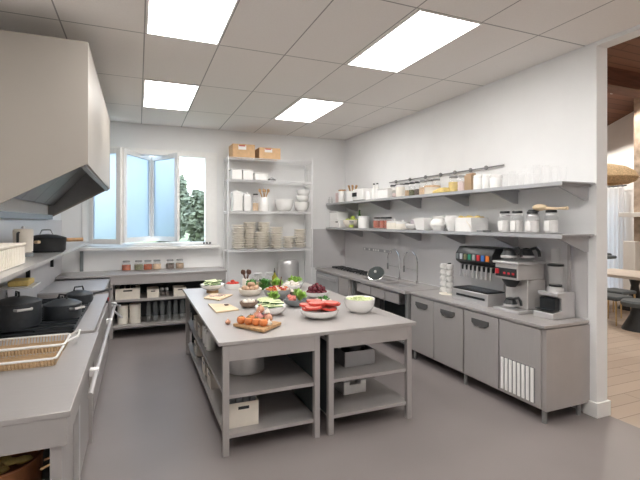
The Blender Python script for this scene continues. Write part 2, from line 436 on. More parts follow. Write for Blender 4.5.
b.box(-.11, .11, -.09, -.07, .012, .034); b.box(-.11, .11, .07, .09, .012, .034)
for x in (-.1, .1):
    for y in (-.08, .08): b.box(x-.008, x+.008, y-.008, y+.008, 0, .014)
b.build('grate', 'black', tg)
for i, wd in enumerate(('second', 'third', 'fourth', 'fifth', 'sixth')):
    copy_tree(tg, (3.72, 6.62+.255*(i+1), .906), label='black cast iron pan support on the far counter, %s one away from the sink' % wd)
t = thing('mark_strip', 'row of small white marks on the steel backsplash above the pan supports', 'socket strip', (XR-.013, 6.3, 1.30), 0)  # white marks of unknown kind, built as small raised tiles
MB().box(-.008, 0, 0, 1.0, 0, .05).build('backplate', 'steel_shelf', t)
for y in (.03, .20, .42, .50, .58, .74, .92): MB().box(-.013, -.0085, y, y+.045, .008, .042).build('mark', 'white', t)

# ================================================================== right wall shelves
SF = 3.525
def wall_shelf(z, label, ys, drop):
    t = thing('wall_shelf', label, 'wall shelf', (0, 0, 0), 0, 'grey shelves on the right wall')
    b = MB(); b.box(SF, XR-.014 if z < 2 else XR-.001, YE+.01, YB-.015, z-.012, z); b.box(SF, SF+.012, YE+.01, YB-.015, z-.036, z-.012)
    b.build('board', 'steel_shelf', t)
    for y in ys:
        b = MB(); b.prism([(SF+.03, z-.037), (XR-.015, z-.037), (XR-.015, z-drop), (XR-.06, z-drop)], 'y', y-.012, y+.012)
        b.box(SF+.02, XR-.015, y-.03, y+.03, z-.0365, z-.0125)
        b.build('bracket', 'steel_shelf', t)
wall_shelf(2.205, 'upper grey metal wall shelf crowded with white jars and boxes', (2.84, 3.67, 4.46, 5.49, 6.37, 7.54), .165)
wall_shelf(1.72, 'lower grey metal wall shelf above the steel backsplash', (2.84, 3.67, 4.53, 5.49, 6.40, 7.34), .17)
t = thing('wall_rail', 'thin grey metal rail with round knobs on the white wall above the upper shelf', 'rail', (XR-.03, 3.85, 2.50), 0)
MB().cyl((0, 0, 0), (0, 2.5, 0), .009).build('bar', 'steel_dark', t)
for y in (.28, .55, .85, 1.15, 1.5, 1.9, 2.3): MB().lathe([(0,-.03),(.02,-.02),(.024,0),(.02,.02),(0,.03)], 12, (-.002, y, 0)).build('knob', 'steel_dark', t)
b = MB(); 
for y in (.1, 1.25, 2.4): b.cyl((0, y, 0), (.0295, y, 0), .006, n=8)
b.build('mount', 'steel_dark', t)

def jar_prof(r, h, t=.004): return [(0, 0), (r*.92, 0), (r, .012), (r, h*.78), (r*.74, h*.9), (r*.74, h), (r*.74-t, h), (r*.74-t, h*.9), (r-t, h*.77), (r-t, .016), (0, .01)]
def glass_jar(name, r, h, fill, fh, lid, label, loc, group=None, lidm='black', cat='jar', tagm=None):
    t = thing(name, label, cat, loc, 0, group)
    MB().lathe(jar_prof(r, h), 20).build('glass', 'glass', t)
    if fill: MB().lathe([(0, .012), (r-.006, .014), (r-.006, h*fh), (0, h*fh+.006)], 20).build('contents', fill, t)
    if lid: MB().lathe([(0, h+.001), (r*.8, h+.001), (r*.8, h+.02), (r*.74, h+.026), (0, h+.026)], 20).build('lid', lidm, t)
    if tagm: MB().box(-r-.002, -r*.86, -r*.5, r*.5, h*.15, h*.6).build('tag', tagm, t)
    return t
def canister(name, r, h, m, label, loc, lidm=None, knob=False, cat='canister', group=None, n=24):
    t = thing(name, label, cat, loc, 0, group)
    MB().lathe([(0, 0), (r*.96, 0), (r, .008), (r, h-.004), (r*.97, h), (0, h)], n).build('body', m, t)
    if lidm:
        MB().lathe([(0, h+.001), (r*1.02, h+.001), (r*1.02, h+.022), (r*.9, h+.03), (0, h+.03)], n).build('lid', lidm, t)
        if knob: MB().ball((0, 0, h+.045), .018).build('knob', lidm, t)
    return t
def bowl_prof(r, h, foot=.5, t=.006, fill=.5, flare=1.6):
    o = [(0, 0), (r*foot, 0), (r*foot, .008)]
    for k in range(1, 8):
        u = k/7; o.append((r*foot+(r-r*foot)*math.sin(u*PI/2)**.85 if flare > 1 else r*foot+(r-r*foot)*u, .008+(h-.008)*u**flare))
    o.append((r-t, h)); zi = max(h*fill, .014)
    for k in (5, 3, 1):
        u = k/6; o.append(((r-t)*(.72+.28*u), zi+(h-zi)*u))
    o.append((0, zi)); return o
def bin_box(b, w, d, h, t=.006, taper=.0, fl=.02):
    b.box(-w/2, w/2, -d/2, d/2, 0, fl)
    b.box(-w/2, w/2, -d/2, -d/2+t, fl, h); b.box(-w/2, w/2, d/2-t, d/2, fl, h); b.box(-w/2, -w/2+t, -d/2+t, d/2-t, fl, h); b.box(w/2-t, w/2, -d/2+t, d/2-t, fl, h)
    return b

# -- upper shelf contents, far end to near end
U = 2.206
t = thing('glass_cruet_stand', 'small wire cruet stand with glass bottles at the far end of the upper shelf', 'cruet stand', (3.58, 8.0, U))
MB().lathe([(.06, 0), (.066, 0), (.066, .006), (.06, .006), (.06, 0)], 20).build('stand', 'chrome', t)
for dx in (-.03, .03): MB().lathe([(0, 0), (.024, 0), (.024, .07), (.008, .09), (.008, .12), (0, .12)], 12, (dx, 0, .007)).build('bottle', 'glass_thick', t)
tag(MB().box(-.08, .08, -.08, .08, 0, .2).build('carton', 'pink', bev=.006, loc=(3.74, 7.86, U)), 'pale pink carton near the far end of the upper shelf', 'carton')
canister('canister', .075, .22, 'white', 'plain white canister between pink carton and metal canister on upper shelf', (3.66, 7.62, U), 'wood')
canister('canister', .08, .22, 'steel_bright', 'brushed metal canister between two white canisters on the upper shelf', (3.70, 7.44, U))
t = canister('utensil_crock', .115, .19, 'white', 'white crock holding brown wooden utensils on the upper shelf', (3.66, 7.18, U), cat='crock')
for k in range(6):
    a = k*1.05; MB().tube([(.05*math.cos(a), .05*math.sin(a), .191), (.085*math.cos(a), .085*math.sin(a), .30)], [.012, .02], 8).build('wooden_utensil', 'wood', t)
t = thing('toaster', 'white box appliance with two square black dials on the upper shelf', 'appliance', (3.71, 6.83, U))
MB().box(-.13, .13, -.2, .2, .012, .215).build('body', 'white_gloss', t, bev=.012)
for y in (.035, .125): MB().box(-.142, -.1305, y-.0, y+.07, .08, .15).build('dial', 'black', t)
b = MB(); [b.box(x-.02, x+.02, y-.02, y+.02, 0, .0115) for x in (-.1, .1) for y in (-.17, .17)]; b.build('foot', 'rubber', t)
tag(MB().box(-.09, .09, -.075, .075, 0, .16).build('carton', 'white', bev=.008, loc=(3.70, 6.52, U)), 'plain white carton between the white appliance and two slim white bottles', 'carton')
for i, (y, l) in enumerate(((6.39, 'slim white bottle with black top, beside the plain white carton'), (6.28, 'slim white bottle with black top, nearer of the pair on upper shelf'))):
    t = thing('bottle', l, 'bottle', (3.66, y, U), 0, 'slim white bottles on the upper shelf')
    MB().lathe([(0, 0), (.038, 0), (.04, .01), (.04, .17), (.016, .215), (.016, .25), (0, .25)], 16).build('body', 'white_gloss', t)
    MB().lathe([(0, .251), (.018, .251), (.018, .272), (0, .272)], 12).build('cap', 'black', t)
t = thing('storage_box', 'white lidded storage box in front of the spice bottles on the upper shelf', 'box', (3.62, 5.92, U))
MB().box(-.08, .08, -.15, .15, 0, .135).build('body', 'white', t, bev=.008); MB().box(-.086, .086, -.156, .156, .136, .155).build('lid', 'white_gloss', t, bev=.006)
glass_jar('jar', .05, .11, 'pink', .55, True, 'small clear jar with pink contents beside the white lidded box', (3.61, 5.66, U), lidm='white')
canister('canister', .068, .145, 'cream', 'cream canister in front of the dark-capped spice bottles', (3.60, 5.50, U), 'white')
for k in range(6):
    glass_jar('spice_bottle', .05, .20, ('grain', 'spice_green', 'spice_green', 'grain', 'spice_green', 'spice_dark')[k], .55, True,
        ('dark-capped spice bottle at the far end of its row on the upper shelf', 'dark-capped spice bottle, second from the far end of its row', 'dark-capped spice bottle, third from the far end of its row',
         'dark-capped spice bottle, third from the near end of its row', 'dark-capped spice bottle, second from the near end of its row', 'dark-capped spice bottle at the near end of its row, beside tall grain jars')[k], (3.82, 6.06-k*.135, U), 'dark-capped spice bottles on the upper shelf', cat='bottle')
for k in range(3):
    glass_jar('jar', .065, .20, 'grain', .62, True, ('tall grain jar with grey lid, farthest of three on the upper shelf', 'tall grain jar with grey lid, middle of three on the upper shelf', 'tall grain jar with grey lid, nearest of three on the upper shelf')[k], (3.80, 5.21-k*.145, U), 'tall grain jars', lidm='steel_dark')
t = thing('round_box', 'round pale wooden box with lid in front of the tall grain jars', 'box', (3.64, 4.80, U)); MB().lathe([(0, 0), (.10, 0), (.10, .09), (0, .09)], 24).build('body', 'cream_plain', t); MB().lathe([(0, .091), (.104, .091), (.104, .115), (0, .118)], 24).build('lid', 'grain', t)
b = MB(); b.prism([(-.12, 0), (.12, 0), (.12, .03), (-.02, .065), (-.12, .065)], 'x', -.05, .05)
tag(b.build('bread_loaf', 'pasta', bev=.012, loc=(3.60, 4.56, U)), 'flat golden loaf lying beside the round wooden box', 'bread')
glass_jar('jar', .068, .185, 'pasta', .72, True, 'clear jar of yellow pasta on the upper shelf', (3.70, 4.44, U), lidm='steel_dark')
glass_jar('jar', .06, .18, 'pink', .70, True, 'clear jar with pale pink contents beside the yellow pasta jar', (3.70, 4.28, U), lidm='steel_dark')
t = thing('paper_bag', 'brown paper bag standing upright on the upper shelf', 'paper bag', (3.70, 4.13, U))
MB().box(-.05, .05, -.06, .06, 0, .19).build('body', 'brown_bag', t, bev=.006); MB().box(-.02, .02, -.062, .062, .191, .212).build('folded_top', 'brown_bag', t)
for y, r, h, l in ((3.98, .058, .145, 'white lidded jar next to the brown paper bag'), (3.85, .052, .14, 'white lidded jar second from the brown paper bag'), (3.71, .065, .12, 'squat white lidded jar third from the brown paper bag')):
    canister('canister', r, h, 'white', l, (3.68, y, U), 'white_gloss', group='white lidded jars beside the paper bag')
def tumbler(r, h): return [(0, 0), (r*.8, 0), (r, h)]
tg = MB().lathe(tumbler(.036, .14), 16).build('drinking_glass', 'glass', loc=(3.60, 3.50, U)); tag(tg, 'clear straight drinking glass at the near end of the upper shelf', 'glass', 'drinking glasses at the near end of the upper shelf')
for i in range(6):
    for j in range(3):
        if i+j == 0: continue
        copy_tree(tg, (3.60+j*.12+random.uniform(-.01, .01), 3.50-i*.1+random.uniform(-.008, .008), U), scale=(1, 1, (1, 1.15, .9, 1.25, 1.35, 1.2)[i]))

# -- lower shelf contents
Lz = 1.721
t = thing('storage_box', 'large white storage box with black handle slot at the far end of lower shelf', 'box', (3.69, 7.78, Lz))
MB().box(-.13, .13, -.24, .24, 0, .145).build('body', 'white', t, bev=.01); MB().box(-.134, -.1305, -.17, -.07, .10, .12).build('handle_slot', 'black', t)
t = thing('storage_box', 'white storage box stacked on the large one at the far end of lower shelf', 'box', (3.69, 7.85, Lz+.146))
MB().box(-.12, .12, -.17, .17, 0, .15).build('body', 'white', t, bev=.01); MB().box(-.125, .125, -.174, .174, .151, .17).build('lid', 'white_gloss', t, bev=.005)
t = MB().lathe(bowl_prof(.19, .15, .5, fill=.55), 28).build('serving_bowl', 'cream_plain', loc=(3.72, 7.28, Lz)); tag(t, 'cream bowl full of green apples on the lower shelf', 'bowl')
for k in range(8):
    a = k*2*PI/7; r = .106 if k < 7 else 0
    t = thing('apple', 'green apple in the cream bowl on the lower shelf', 'apple', (3.72+r*math.cos(a), 7.28+r*math.sin(a), Lz+(.095 if k < 7 else .148)), k, 'green apples in the cream bowl')
    MB().lathe([(0, .008), (.02, 0), (.038, .016), (.044, .042), (.036, .068), (.018, .076), (0, .068)], 14).build('fruit', 'apple', t); MB().tube([(0, 0, .068), (.006, 0, .09)], .003, 6).build('stem', 'bark', t)
glass_jar('jar', .05, .10, 'apple', .6, True, 'small jar of green preserve in front of the apple bowl', (3.575, 7.06, Lz), lidm='steel_dark')
t = thing('bottle', 'tall dark green bottle between the apple bowl and white canister', 'bottle', (3.72, 7.02, Lz)); MB().lathe([(0, 0), (.036, 0), (.038, .01), (.038, .2), (.014, .26), (.014, .31), (0, .31)], 16).build('body', 'skin_green', t); MB().lathe([(0, .311), (.017, .311), (.017, .335), (0, .335)], 12).build('cap', 'black', t)
canister('canister', .10, .19, 'white', 'white upright canister beside the dark green bottle on lower shelf', (3.72, 6.86, Lz), 'white_gloss')
for k, y in enumerate((6.36, 6.15, 6.0)):
    glass_jar('jar', .068, .165, 'red_sauce', .8, True, ('jar of red sauce with black lid, farthest of three', 'jar of red sauce with black lid, middle of three', 'jar of red sauce with black lid, nearest of three')[k], (3.70, y, Lz), 'red sauce jars on the lower shelf')
def round_bowl(name, r, h, m, label, loc, cat='bowl', group=None, fill=.35, foot=.5):
    o = MB().lathe(bowl_prof(r, h, foot, fill=fill), 28).build(name, m, loc=loc); return tag(o, label, cat, group)
canister('sugar_pot', .12, .10, 'cream', 'squat cream lidded pot next to the red sauce jars', (3.66, 5.76, Lz), 'white_gloss', True, cat='pot')
canister('sugar_pot', .10, .085, 'cream', 'squat cream lidded pot second from the red sauce jars', (3.66, 5.53, Lz), 'white', True, cat='pot')
round_bowl('soup_bowl', .11, .14, 'mauve', 'mauve grey bowl behind the small white bowl on lower shelf', (3.82, 5.36, Lz), foot=.6)
round_bowl('soup_bowl', .105, .085, 'white_gloss', 'small white bowl in front of the mauve bowl on lower shelf', (3.64, 5.25, Lz))
b = MB(); b.hexa([(-.095,-.095,0),(.095,-.095,0),(.095,.095,0),(-.095,.095,0),(-.13,-.13,.17),(.13,-.13,.17),(.13,.13,.17),(-.13,.13,.17)])
tag(b.build('planter', 'white_gloss', bev=.008, loc=(3.70, 5.02, Lz)), 'square white pot flaring to the top, beside the pitchers', 'pot')
def pitcher(loc, k, label):
    t = thing('pitcher', label, 'pitcher', loc, 0, 'white pitchers on the lower shelf')
    p = [(0, 0), (.07, 0), (.075, .01), (.115, .07), (.11, .11), (.075, .15), (.085, .195), (.08, .195), (.068, .15), (.09, .1), (0, .02)] if k == 0 else [(0, 0), (.05, 0), (.055, .01), (.095, .13), (.09, .16), (.085, .195), (.08, .195), (.08, .15), (0, .02)]
    MB().lathe(p, 24).build('body', 'white_gloss', t)
    MB().tube([(0, -.09, .17), (0, -.14, .16), (0, -.145, .11), (0, -.10, .07)], .009).build('handle', 'white_gloss', t)
pitcher((3.70, 4.74, Lz), 0, 'round-bellied white pitcher with wide mouth, next to the square pot')
pitcher((3.70, 4.47, Lz), 1, 'taller tapering white pitcher next to the crate of lemons')
t = thing('storage_crate', 'white rectangular crate holding yellow lemons on the lower shelf', 'crate', (3.70, 4.12, Lz))
bin_box(MB(), .26, .28, .165, fl=.10).build('body', 'white', t, bev=.004)
b = MB(); b.tube([(-.137, -.06, .13), (-.165, -.155, .07), (-.137, -.135, .05)], .005); b.build('rope_handle', 'cream', t)
for i in range(3):
    for j in range(4):
        o = MB().ball((0, 0, 0), .032, .034, .03).build('lemon', 'pasta', loc=(3.70-.075+i*.075, 4.12-.10+j*.066, Lz+.150+.012*((i+j) % 2)), rz=i+j); tag(o, 'yellow lemon in the white crate on the lower shelf', 'lemon', 'lemons in the white crate')
lab = ('glass flour jar with white paper tag, farthest of five on lower shelf', 'glass flour jar with white paper tag, second from the lemon crate', 'glass flour jar with white paper tag, middle of five',
       'glass flour jar with white paper tag, in front beside the pasta-nest jar', 'glass flour jar at the near end, under the wooden spoon')
for k, (x, y, h) in enumerate(((3.68, 3.585, .205), (3.68, 3.415, .205), (3.78, 3.30, .215), (3.61, 3.165, .195), (3.72, 3.04, .205))):
    t = glass_jar('flour_jar', .064, h, 'flour', .62, True, lab[k], (x, y, Lz), 'flour jars on the lower shelf', lidm='black', tagm='paper')
    MB().tube([(-.057*math.cos(a), .057*math.sin(a), h*.9) for a in [2*PI*i/16 for i in range(16)]], .004, 6, True).build('clasp', 'steel_bright', t)
t = thing('wooden_spoon', 'pale wooden spoon lying across the lids of the flour jars', 'spoon', (3.66, 3.06, Lz+.228))
MB().ball((0, .06, .03), .05, .08, .034).build('spoon_bowl', 'wood_pale', t); MB().tube([(0, .02, .022), (.02, -.12, .014), (.03, -.22, .016)], [.02, .011, .016]).build('handle', 'wood_pale', t)
tag(MB().box(-.06, .06, -.05, .05, 0, .02).build('tray', 'steel_dark', loc=(3.62, 3.83, Lz)), 'small flat dark tray between the lemon crate and flour jars', 'tray')

# ================================================================== counter machines
CT = .901
t = thing('soda_dispenser', 'steel drinks dispenser with a black head of coloured flavour buttons', 'drinks dispenser', (3.53, 3.68, CT), 0)
t.scale = (.95, .84, 1.0)
b = MB(); b.box(0, .40, 0, .70, 0, .135); b.build('base', 'steel_bright', t, bev=.006)
MB().box(-.003, -.0005, .05, .60, .06, .085).build('slot', 'black', t)
MB().box(.01, .28, .02, .68, .1355, .15).build('drip_tray', 'black', t); b = MB(); [b.box(.03, .26, .04+k*.032, .06+k*.032, .1505, .155) for k in range(20)]; b.build('drip_grate', 'black', t)
MB().box(.29, .40, .05, .66, .136, .42).build('back_panel', 'steel_bright', t)
MB().prism([(.06, .47), (.06, .56), (.12, .64), (.40, .64), (.40, .421), (.14, .421)], 'y', .0, .70).build('head', 'black', t, bev=.01)
for k, m in enumerate(('red', 'blue', 'red', 'steel_dark', 'spice_green', 'green', 'steel_bright', 'slate_ceramic')):
    y = .03+k*.084
    mm = ('orange', 'blue', 'red', 'grey_ceramic', 'green', 'spice_green', 'steel_bright', 'slate_ceramic')[k]
    d = MB().hexa([(.044, y+.01, .49), (.058, y+.01, .49), (.058, y+.06, .49), (.044, y+.06, .49), (.046, y+.01, .555), (.059, y+.01, .555), (.059, y+.06, .555), (.046, y+.06, .555)]).build('flavour_button', mm, t)
    n_ = MB().lathe([(0, 0), (.014, 0), (.018, .03), (.018, .06), (0, .06)], 12, (.14, y+.03, .36)).build('nozzle', 'black', t)
    MB().tube([(.10, y+.03, .42), (.09, y+.03, .28)], [.008, .013], 8).build('lever', 'steel_bright', n_)
t = thing('cup_tower', 'two columns of stacked white cups on a stand beside the drinks dispenser', 'cup stand', (3.72, 4.56, CT))
MB().lathe([(0, 0), (.12, 0), (.12, .012), (0, .016)], 24).build('base', 'cream', t)
MB().box(-.004, .03, -.012, .012, .013, .40).build('pole', 'black', t)
gc = None
for j, y in enumerate((.056, -.056)):
    for k in range(5):
        l = 'white cup in the %s column of the cup stand, %s' % (('far', 'near')[j], ORD[k])
        loc = (3.72-.03, 4.56+y, CT+.018+k*.076)
        if gc is None:
            gc = thing('cup', l, 'cup', loc, 0, 'cups on the cup stand')
            MB().lathe([(0, 0), (.028, 0), (.044, .03), (.047, .066), (.043, .066), (.04, .03), (0, .01)], 18).build('body', 'white_gloss', gc)
            MB().tube([(-.044, 0, .055), (-.062, 0, .05), (-.062, 0, .025), (-.04, 0, .018)], .005, 6).build('handle', 'white_gloss', gc)
        else: copy_tree(gc, loc, label=l)

t = thing('coffee_maker', 'tall steel coffee maker with dark control panel and red switch', 'coffee maker', (3.54, 3.25, CT))
t.scale = (1.0, 1.14, 1.06)
MB().box(-.02, .37, .0, .30, 0, .03).build('warmer_base', 'steel_bright', t, bev=.006)
MB().box(.13, .38, .02, .28, .031, .32).build('body', 'steel_light', t, bev=.008)
MB().box(-.01, .36, .02, .28, .321, .47).build('brew_head', 'steel_light', t, bev=.008)
MB().box(-.018, -.0105, .03, .27, .345, .43).build('control_panel', 'black', t)
b = MB(); b.box(-.032, -.0185, .225, .262, .37, .415); b.build('red_switch', 'red', t)
for y in (.05, .10, .15): MB().box(-.022, -.0185, y, y+.025, .37, .39).build('button', 'red', t)
MB().lathe([(0, -.075), (.045, -.075), (.085, -.01), (.085, 0), (0, 0)], 24, (.06, .15, .32)).build('filter_basket', 'black', t)
MB().box(-.03, .36, .0, .30, .471, .495).build('top_plate', 'steel_bright', t, bev=.006)
def coffee_pot(loc, rz, label):
    g = thing('coffee_pot', label, 'coffee pot', loc, rz, 'glass coffee pots of the coffee maker')
    MB().lathe([(0, 0), (.062, 0), (.078, .02), (.08, .05), (.058, .09), (.05, .105), (.046, .105), (.054, .09), (.074, .05), (.07, .022), (0, .008)], 24).build('glass', 'glass_thick', g)
    MB().lathe([(.0801, .03), (.083, .035), (.083, .05), (.0801, .055)], 24).build('band', 'steel_bright', g)
    MB().lathe([(.0805, .056), (.062, .09), (.056, .105), (.0555, .105), (.06, .09), (.0795, .056), (.0805, .056)], 24).build('collar', 'black', g)
    MB().lathe([(0, .106), (.054, .106), (.056, .12), (.03, .13), (0, .135)], 20).build('lid', 'black', g)
    MB().tube([(.045, 0, .118), (.10, 0, .135), (.125, 0, .10), (.135, 0, .045)], [.016, .018, .017, .015], 8).build('handle', 'black', g)
    return g
cp = coffee_pot((3.59, 3.42, CT+.036), -1.3, 'glass coffee pot with black handle on the warmer under the brew head')
cp.scale = (.85, .85, .85)
copy_tree(cp, (3.63, 3.48, CT+.527), -1.3, 'glass coffee pot on top of the coffee maker, left of the pair', scale=1.0)
copy_tree(cp, (3.79, 3.40, CT+.527), -1.2, 'glass coffee pot on top of the coffee maker, right of the pair', scale=1.0)

t = thing('coffee_grinder', 'steel coffee grinder with clear hopper and open dark front, beside coffee maker', 'coffee grinder', (3.65, 2.95, CT))
t.scale = (.86, .86, .96)
b = MB(); b.prism([(.03, 0), (.33, 0), (.33, .26), (.05, .26), (.05, .225), (.12, .20), (.12, .08), (-.02, .06), (-.02, .0)], 'y', 0, .26); b.build('body', 'steel_bright', t, bev=.006)
MB().box(.05, .119, .03, .23, .085, .2).build('chute_door', 'black', t)
MB().box(-.015, .10, .02, .24, .0815, .088).build('drawer_tray', 'black', t)
MB().lathe([(0, 0), (.095, 0), (.085, .04), (.07, .05), (0, .05)], 24, (.18, .13, .261)).build('collar', 'steel_bright', t)
MB().lathe([(0, .312), (.07, .312), (.07, .33), (0, .33)], 24, (.18, .13, 0)).build('gasket', 'black', t)
MB().lathe([(.06, .331), (.085, .50), (.085, .52), (.08, .52), (.08, .5), (.055, .331), (.06, .331)], 24, (.18, .13, 0)).build('hopper', 'glass', t)
MB().lathe([(0, .521), (.088, .521), (.088, .54), (0, .545)], 24, (.18, .13, 0)).build('lid', 'black', t)
MB().lathe([(0, .546), (.05, .546), (.05, .70), (.045, .70), (.045, .56), (0, .56)], 20, (.18, .13, 0)).build('filler_tube', 'glass', t)
MB().box(.295, .32, .04, .07, .2605, .74).build('post', 'steel', t)
tag(MB().lathe([(0, 0), (.10, 0), (.13, .012), (.13, .016), (.1, .006), (0, .006)], 24).build('saucer', 'glass_thick', loc=(3.45, 3.05, CT)), 'small clear saucer on the counter in front of the coffee grinder', 'saucer') if False else None

# ================================================================== wire rack
RX0, RX1, RY0, RY1 = 1.46, 3.05, 7.66, 8.06
t = thing('wire_rack', 'tall chrome wire shelving rack against the back wall, stacked with crockery', 'wire rack', (0, 0, 0))
for x in (RX0, RX1):
    for y in (RY0, RY1):
        MB().cyl((x, y, 0), (x, y, 3.02), .013, n=10).build('post', 'rack_wire', t)
RZ = (.45, 1.33, 2.02, 2.585, 2.975)
for z in RZ:
    b = MB()
    for dz in (0, -.03):
        b.tube([(RX0, RY0, z+dz), (RX1, RY0, z+dz)], .006, 6); b.tube([(RX0, RY1, z+dz), (RX1, RY1, z+dz)], .006, 6)
        b.tube([(RX0, RY0, z+dz), (RX0, RY1, z+dz)], .006, 6); b.tube([(RX1, RY0, z+dz), (RX1, RY1, z+dz)], .006, 6)
    n = 34
    for k in range(1, n): 
        x = RX0+(RX1-RX0)*k/n; b.tube([(x, RY0, z+.003), (x, RY1, z+.003)], .0035, 5)
    for y in (RY0+.13, RY1-.13): b.tube([(RX0, y, z-.004), (RX1, y, z-.004)], .005, 6)
    for k in range(13):
        x = RX0+(RX1-RX0)*(k+.5)/13; b.tube([(x-.06, RY0, z-.03), (x, RY0, z), (x+.06, RY0, z-.03)], .0025, 5)
    b.build('wire_shelf', 'rack_wire', t)
def rz_(i): return RZ[i]+.0075
def carton(x0, x1, z, h, label):
    t = thing('cardboard_box', label, 'cardboard box', ((x0+x1)/2, 7.85, z), 0, 'cardboard boxes on top of the wire rack'); w_ = x1-x0
    MB().box(-w_/2, w_/2, -.19, .17, 0, h).build('body', 'cardboard', t, bev=.004)
    b = MB().box(-w_/2+.1, -w_/2+.24, -.1935, -.1905, h*.58, h*.9).build('paper_tag', 'paper', t)
    MB().box(-w_/2+.11, -w_/2+.22, -.1955, -.194, h*.82, h*.9).build('red_strip', 'red', b)
    MB().box(-.03, .03, -.191, .171, h+.0005, h+.002).build('tape', 'wood_pale', t)
carton(1.54, 1.94, rz_(4), .235, 'brown cardboard box on the wire rack top, nearer the window')
carton(2.02, 2.42, rz_(4), .20, 'brown cardboard box on the wire rack top, right of the pair')
def tub(x0, x1, y, z, h, label, m='white'):
    t = thing('storage_tub', label, 'tub', ((x0+x1)/2, y, z), 0, 'white tubs on the wire rack'); w_ = x1-x0
    MB().box(-w_/2, w_/2, -.14, .14, 0, h).build('body', m, t, bev=.012); MB().box(-w_/2-.005, w_/2+.005, -.145, .145, h+.001, h+.02).build('lid', 'white_gloss', t, bev=.006); return t
tub(1.53, 1.72, 7.85, rz_(3), .165, 'white tub on the second wire shelf, at its window end')
tub(1.735, 1.92, 7.85, rz_(3), .16, 'white tub on the second wire shelf, second from the window')
tub(1.95, 2.19, 7.83, rz_(3), .11, 'low wide white tub on the second wire shelf beside dark clips')
t = thing('clip', 'small dark metal clip lying beside the low white tub on the rack', 'clip', (2.29, 7.80, rz_(3)))
MB().box(-.075, .075, -.03, .03, 0, .03).build('jaw', 'black', t, bev=.008); MB().tube([(-.06, 0, .032), (0, .01, .06), (.06, 0, .032)], .008).build('handle', 'steel_dark', t)
t = thing('clear_bin', 'clear plastic bin on the second wire shelf, right side', 'bin', (2.66, 7.85, rz_(3)))
bin_box(MB(), .62, .30, .22, .004, fl=.005).build('body', 'glass', t); MB().box(-.315, .315, -.155, .155, .221, .232).build('lid', 'glass', t)
def square_can(x0, x1, h, label, z=rz_(2)):
    t = thing('canister', label, 'canister', ((x0+x1)/2, 7.85, z), 0, 'white square canisters on the wire rack'); w_ = (x1-x0)/2
    MB().box(-w_, w_, -w_, w_, 0, h).build('body', 'white_gloss', t, bev=.015); MB().box(-w_*.9, w_*.9, -w_*.9, w_*.9, h+.001, h+.025).build('lid', 'white', t, bev=.006); MB().ball((0, 0, h+.04), .018).build('knob', 'white', t)
square_can(1.56, 1.74, .33, 'tall square white canister at window end of the third wire shelf')
square_can(1.77, 1.90, .29, 'narrower square white canister beside the tall one on the wire rack')
glass_jar('jar', .058, .30, 'grain', .5, True, 'tall clear jar with dark lid beside the white crock on the wire rack', (2.0, 7.86, rz_(2)))
t = canister('utensil_crock', .095, .26, 'white_gloss', 'white crock of wooden spoons on the third wire shelf', (2.155, 7.84, rz_(2)), cat='crock')
for k in range(6):
    a = k*1.1; d = MB().tube([(.04*math.cos(a), .04*math.sin(a), .261), (.08*math.cos(a), .07*math.sin(a), .36)], .008, 6).ball((.09*math.cos(a), .075*math.sin(a), .385), .022, .014, .032).build('wooden_spoon', 'wood', t)
round_bowl('mixing_bowl', .178, .225, 'white_gloss', 'largest white mixing bowl on the third wire shelf', (2.55, 7.85, rz_(2)))
bs = round_bowl('mixing_bowl', .145, .185, 'white_gloss', 'white bowl at the bottom of the leaning stack on the wire rack', (2.90, 7.85, rz_(2)), group='stack of white bowls on the rack', fill=.5)
for k, l in enumerate(('white bowl in the middle of the leaning stack on the wire rack', 'white bowl on top of the leaning stack on the wire rack')):
    o = round_bowl('mixing_bowl', .125, .12, 'white_gloss', l, (2.925+.015*k, 7.85, rz_(2)+.187+k*.105), group='stack of white bowls on the rack', fill=.3)
# stacks of cream bowls / plates
st = [(1.675, 7.87, 10, 'at the window end of the rack'), (1.915, 7.95, 11, 'behind, second from the window'), (2.075, 7.76, 7, 'in front, second from the window'), (2.19, 7.98, 11, 'tallest at the back'), (2.385, 7.79, 9, 'right of the middle'), (2.63, 7.82, 5, 'shortest'), (2.875, 7.87, 8, 'at the sink end')]
proto = None
for x, y, n, where in st:
    for k in range(n):
        l = 'cream bowl %s in stack %s' % ('topmost' if k == n-1 else ORD[k], where)
        loc = (x+random.uniform(-.003, .003), y+random.uniform(-.003, .003), rz_(1)+k*.0445)
        if proto is None:
            proto = MB().lathe([(0, 0), (.065, 0), (.068, .006), (.112, .026), (.117, .044), (.112, .044), (.108, .030), (.062, .012), (0, .012)], 26).build('cereal_bowl', 'cream', loc=loc); tag(proto, l, 'bowl', 'cream bowls stacked on the wire rack')
        else: copy_tree(proto, loc, label=l)
t = thing('stock_pot', 'large upturned steel stock pot on the lower wire shelf', 'stock pot', (2.64, 7.86, rz_(0)))
MB().lathe([(0, .65), (.165, .65), (.19, .625), (.20, .58), (.205, .0), (.2, 0), (.195, .58), (0, .63)], 32).build('body', 'steel_bright', t)
b = MB(); b.tube([(.205, 0, .12), (.25, -.04, .12), (.25, .04, .12), (.205, .0, .12)], .008); b.build('handle', 'chrome', t)
t = canister('stock_pot', .17, .30, 'steel_bright', 'small steel pot on the lower wire shelf behind the oil bottle', (1.95, 7.86, rz_(0)), 'steel_bright', True, cat='stock pot')

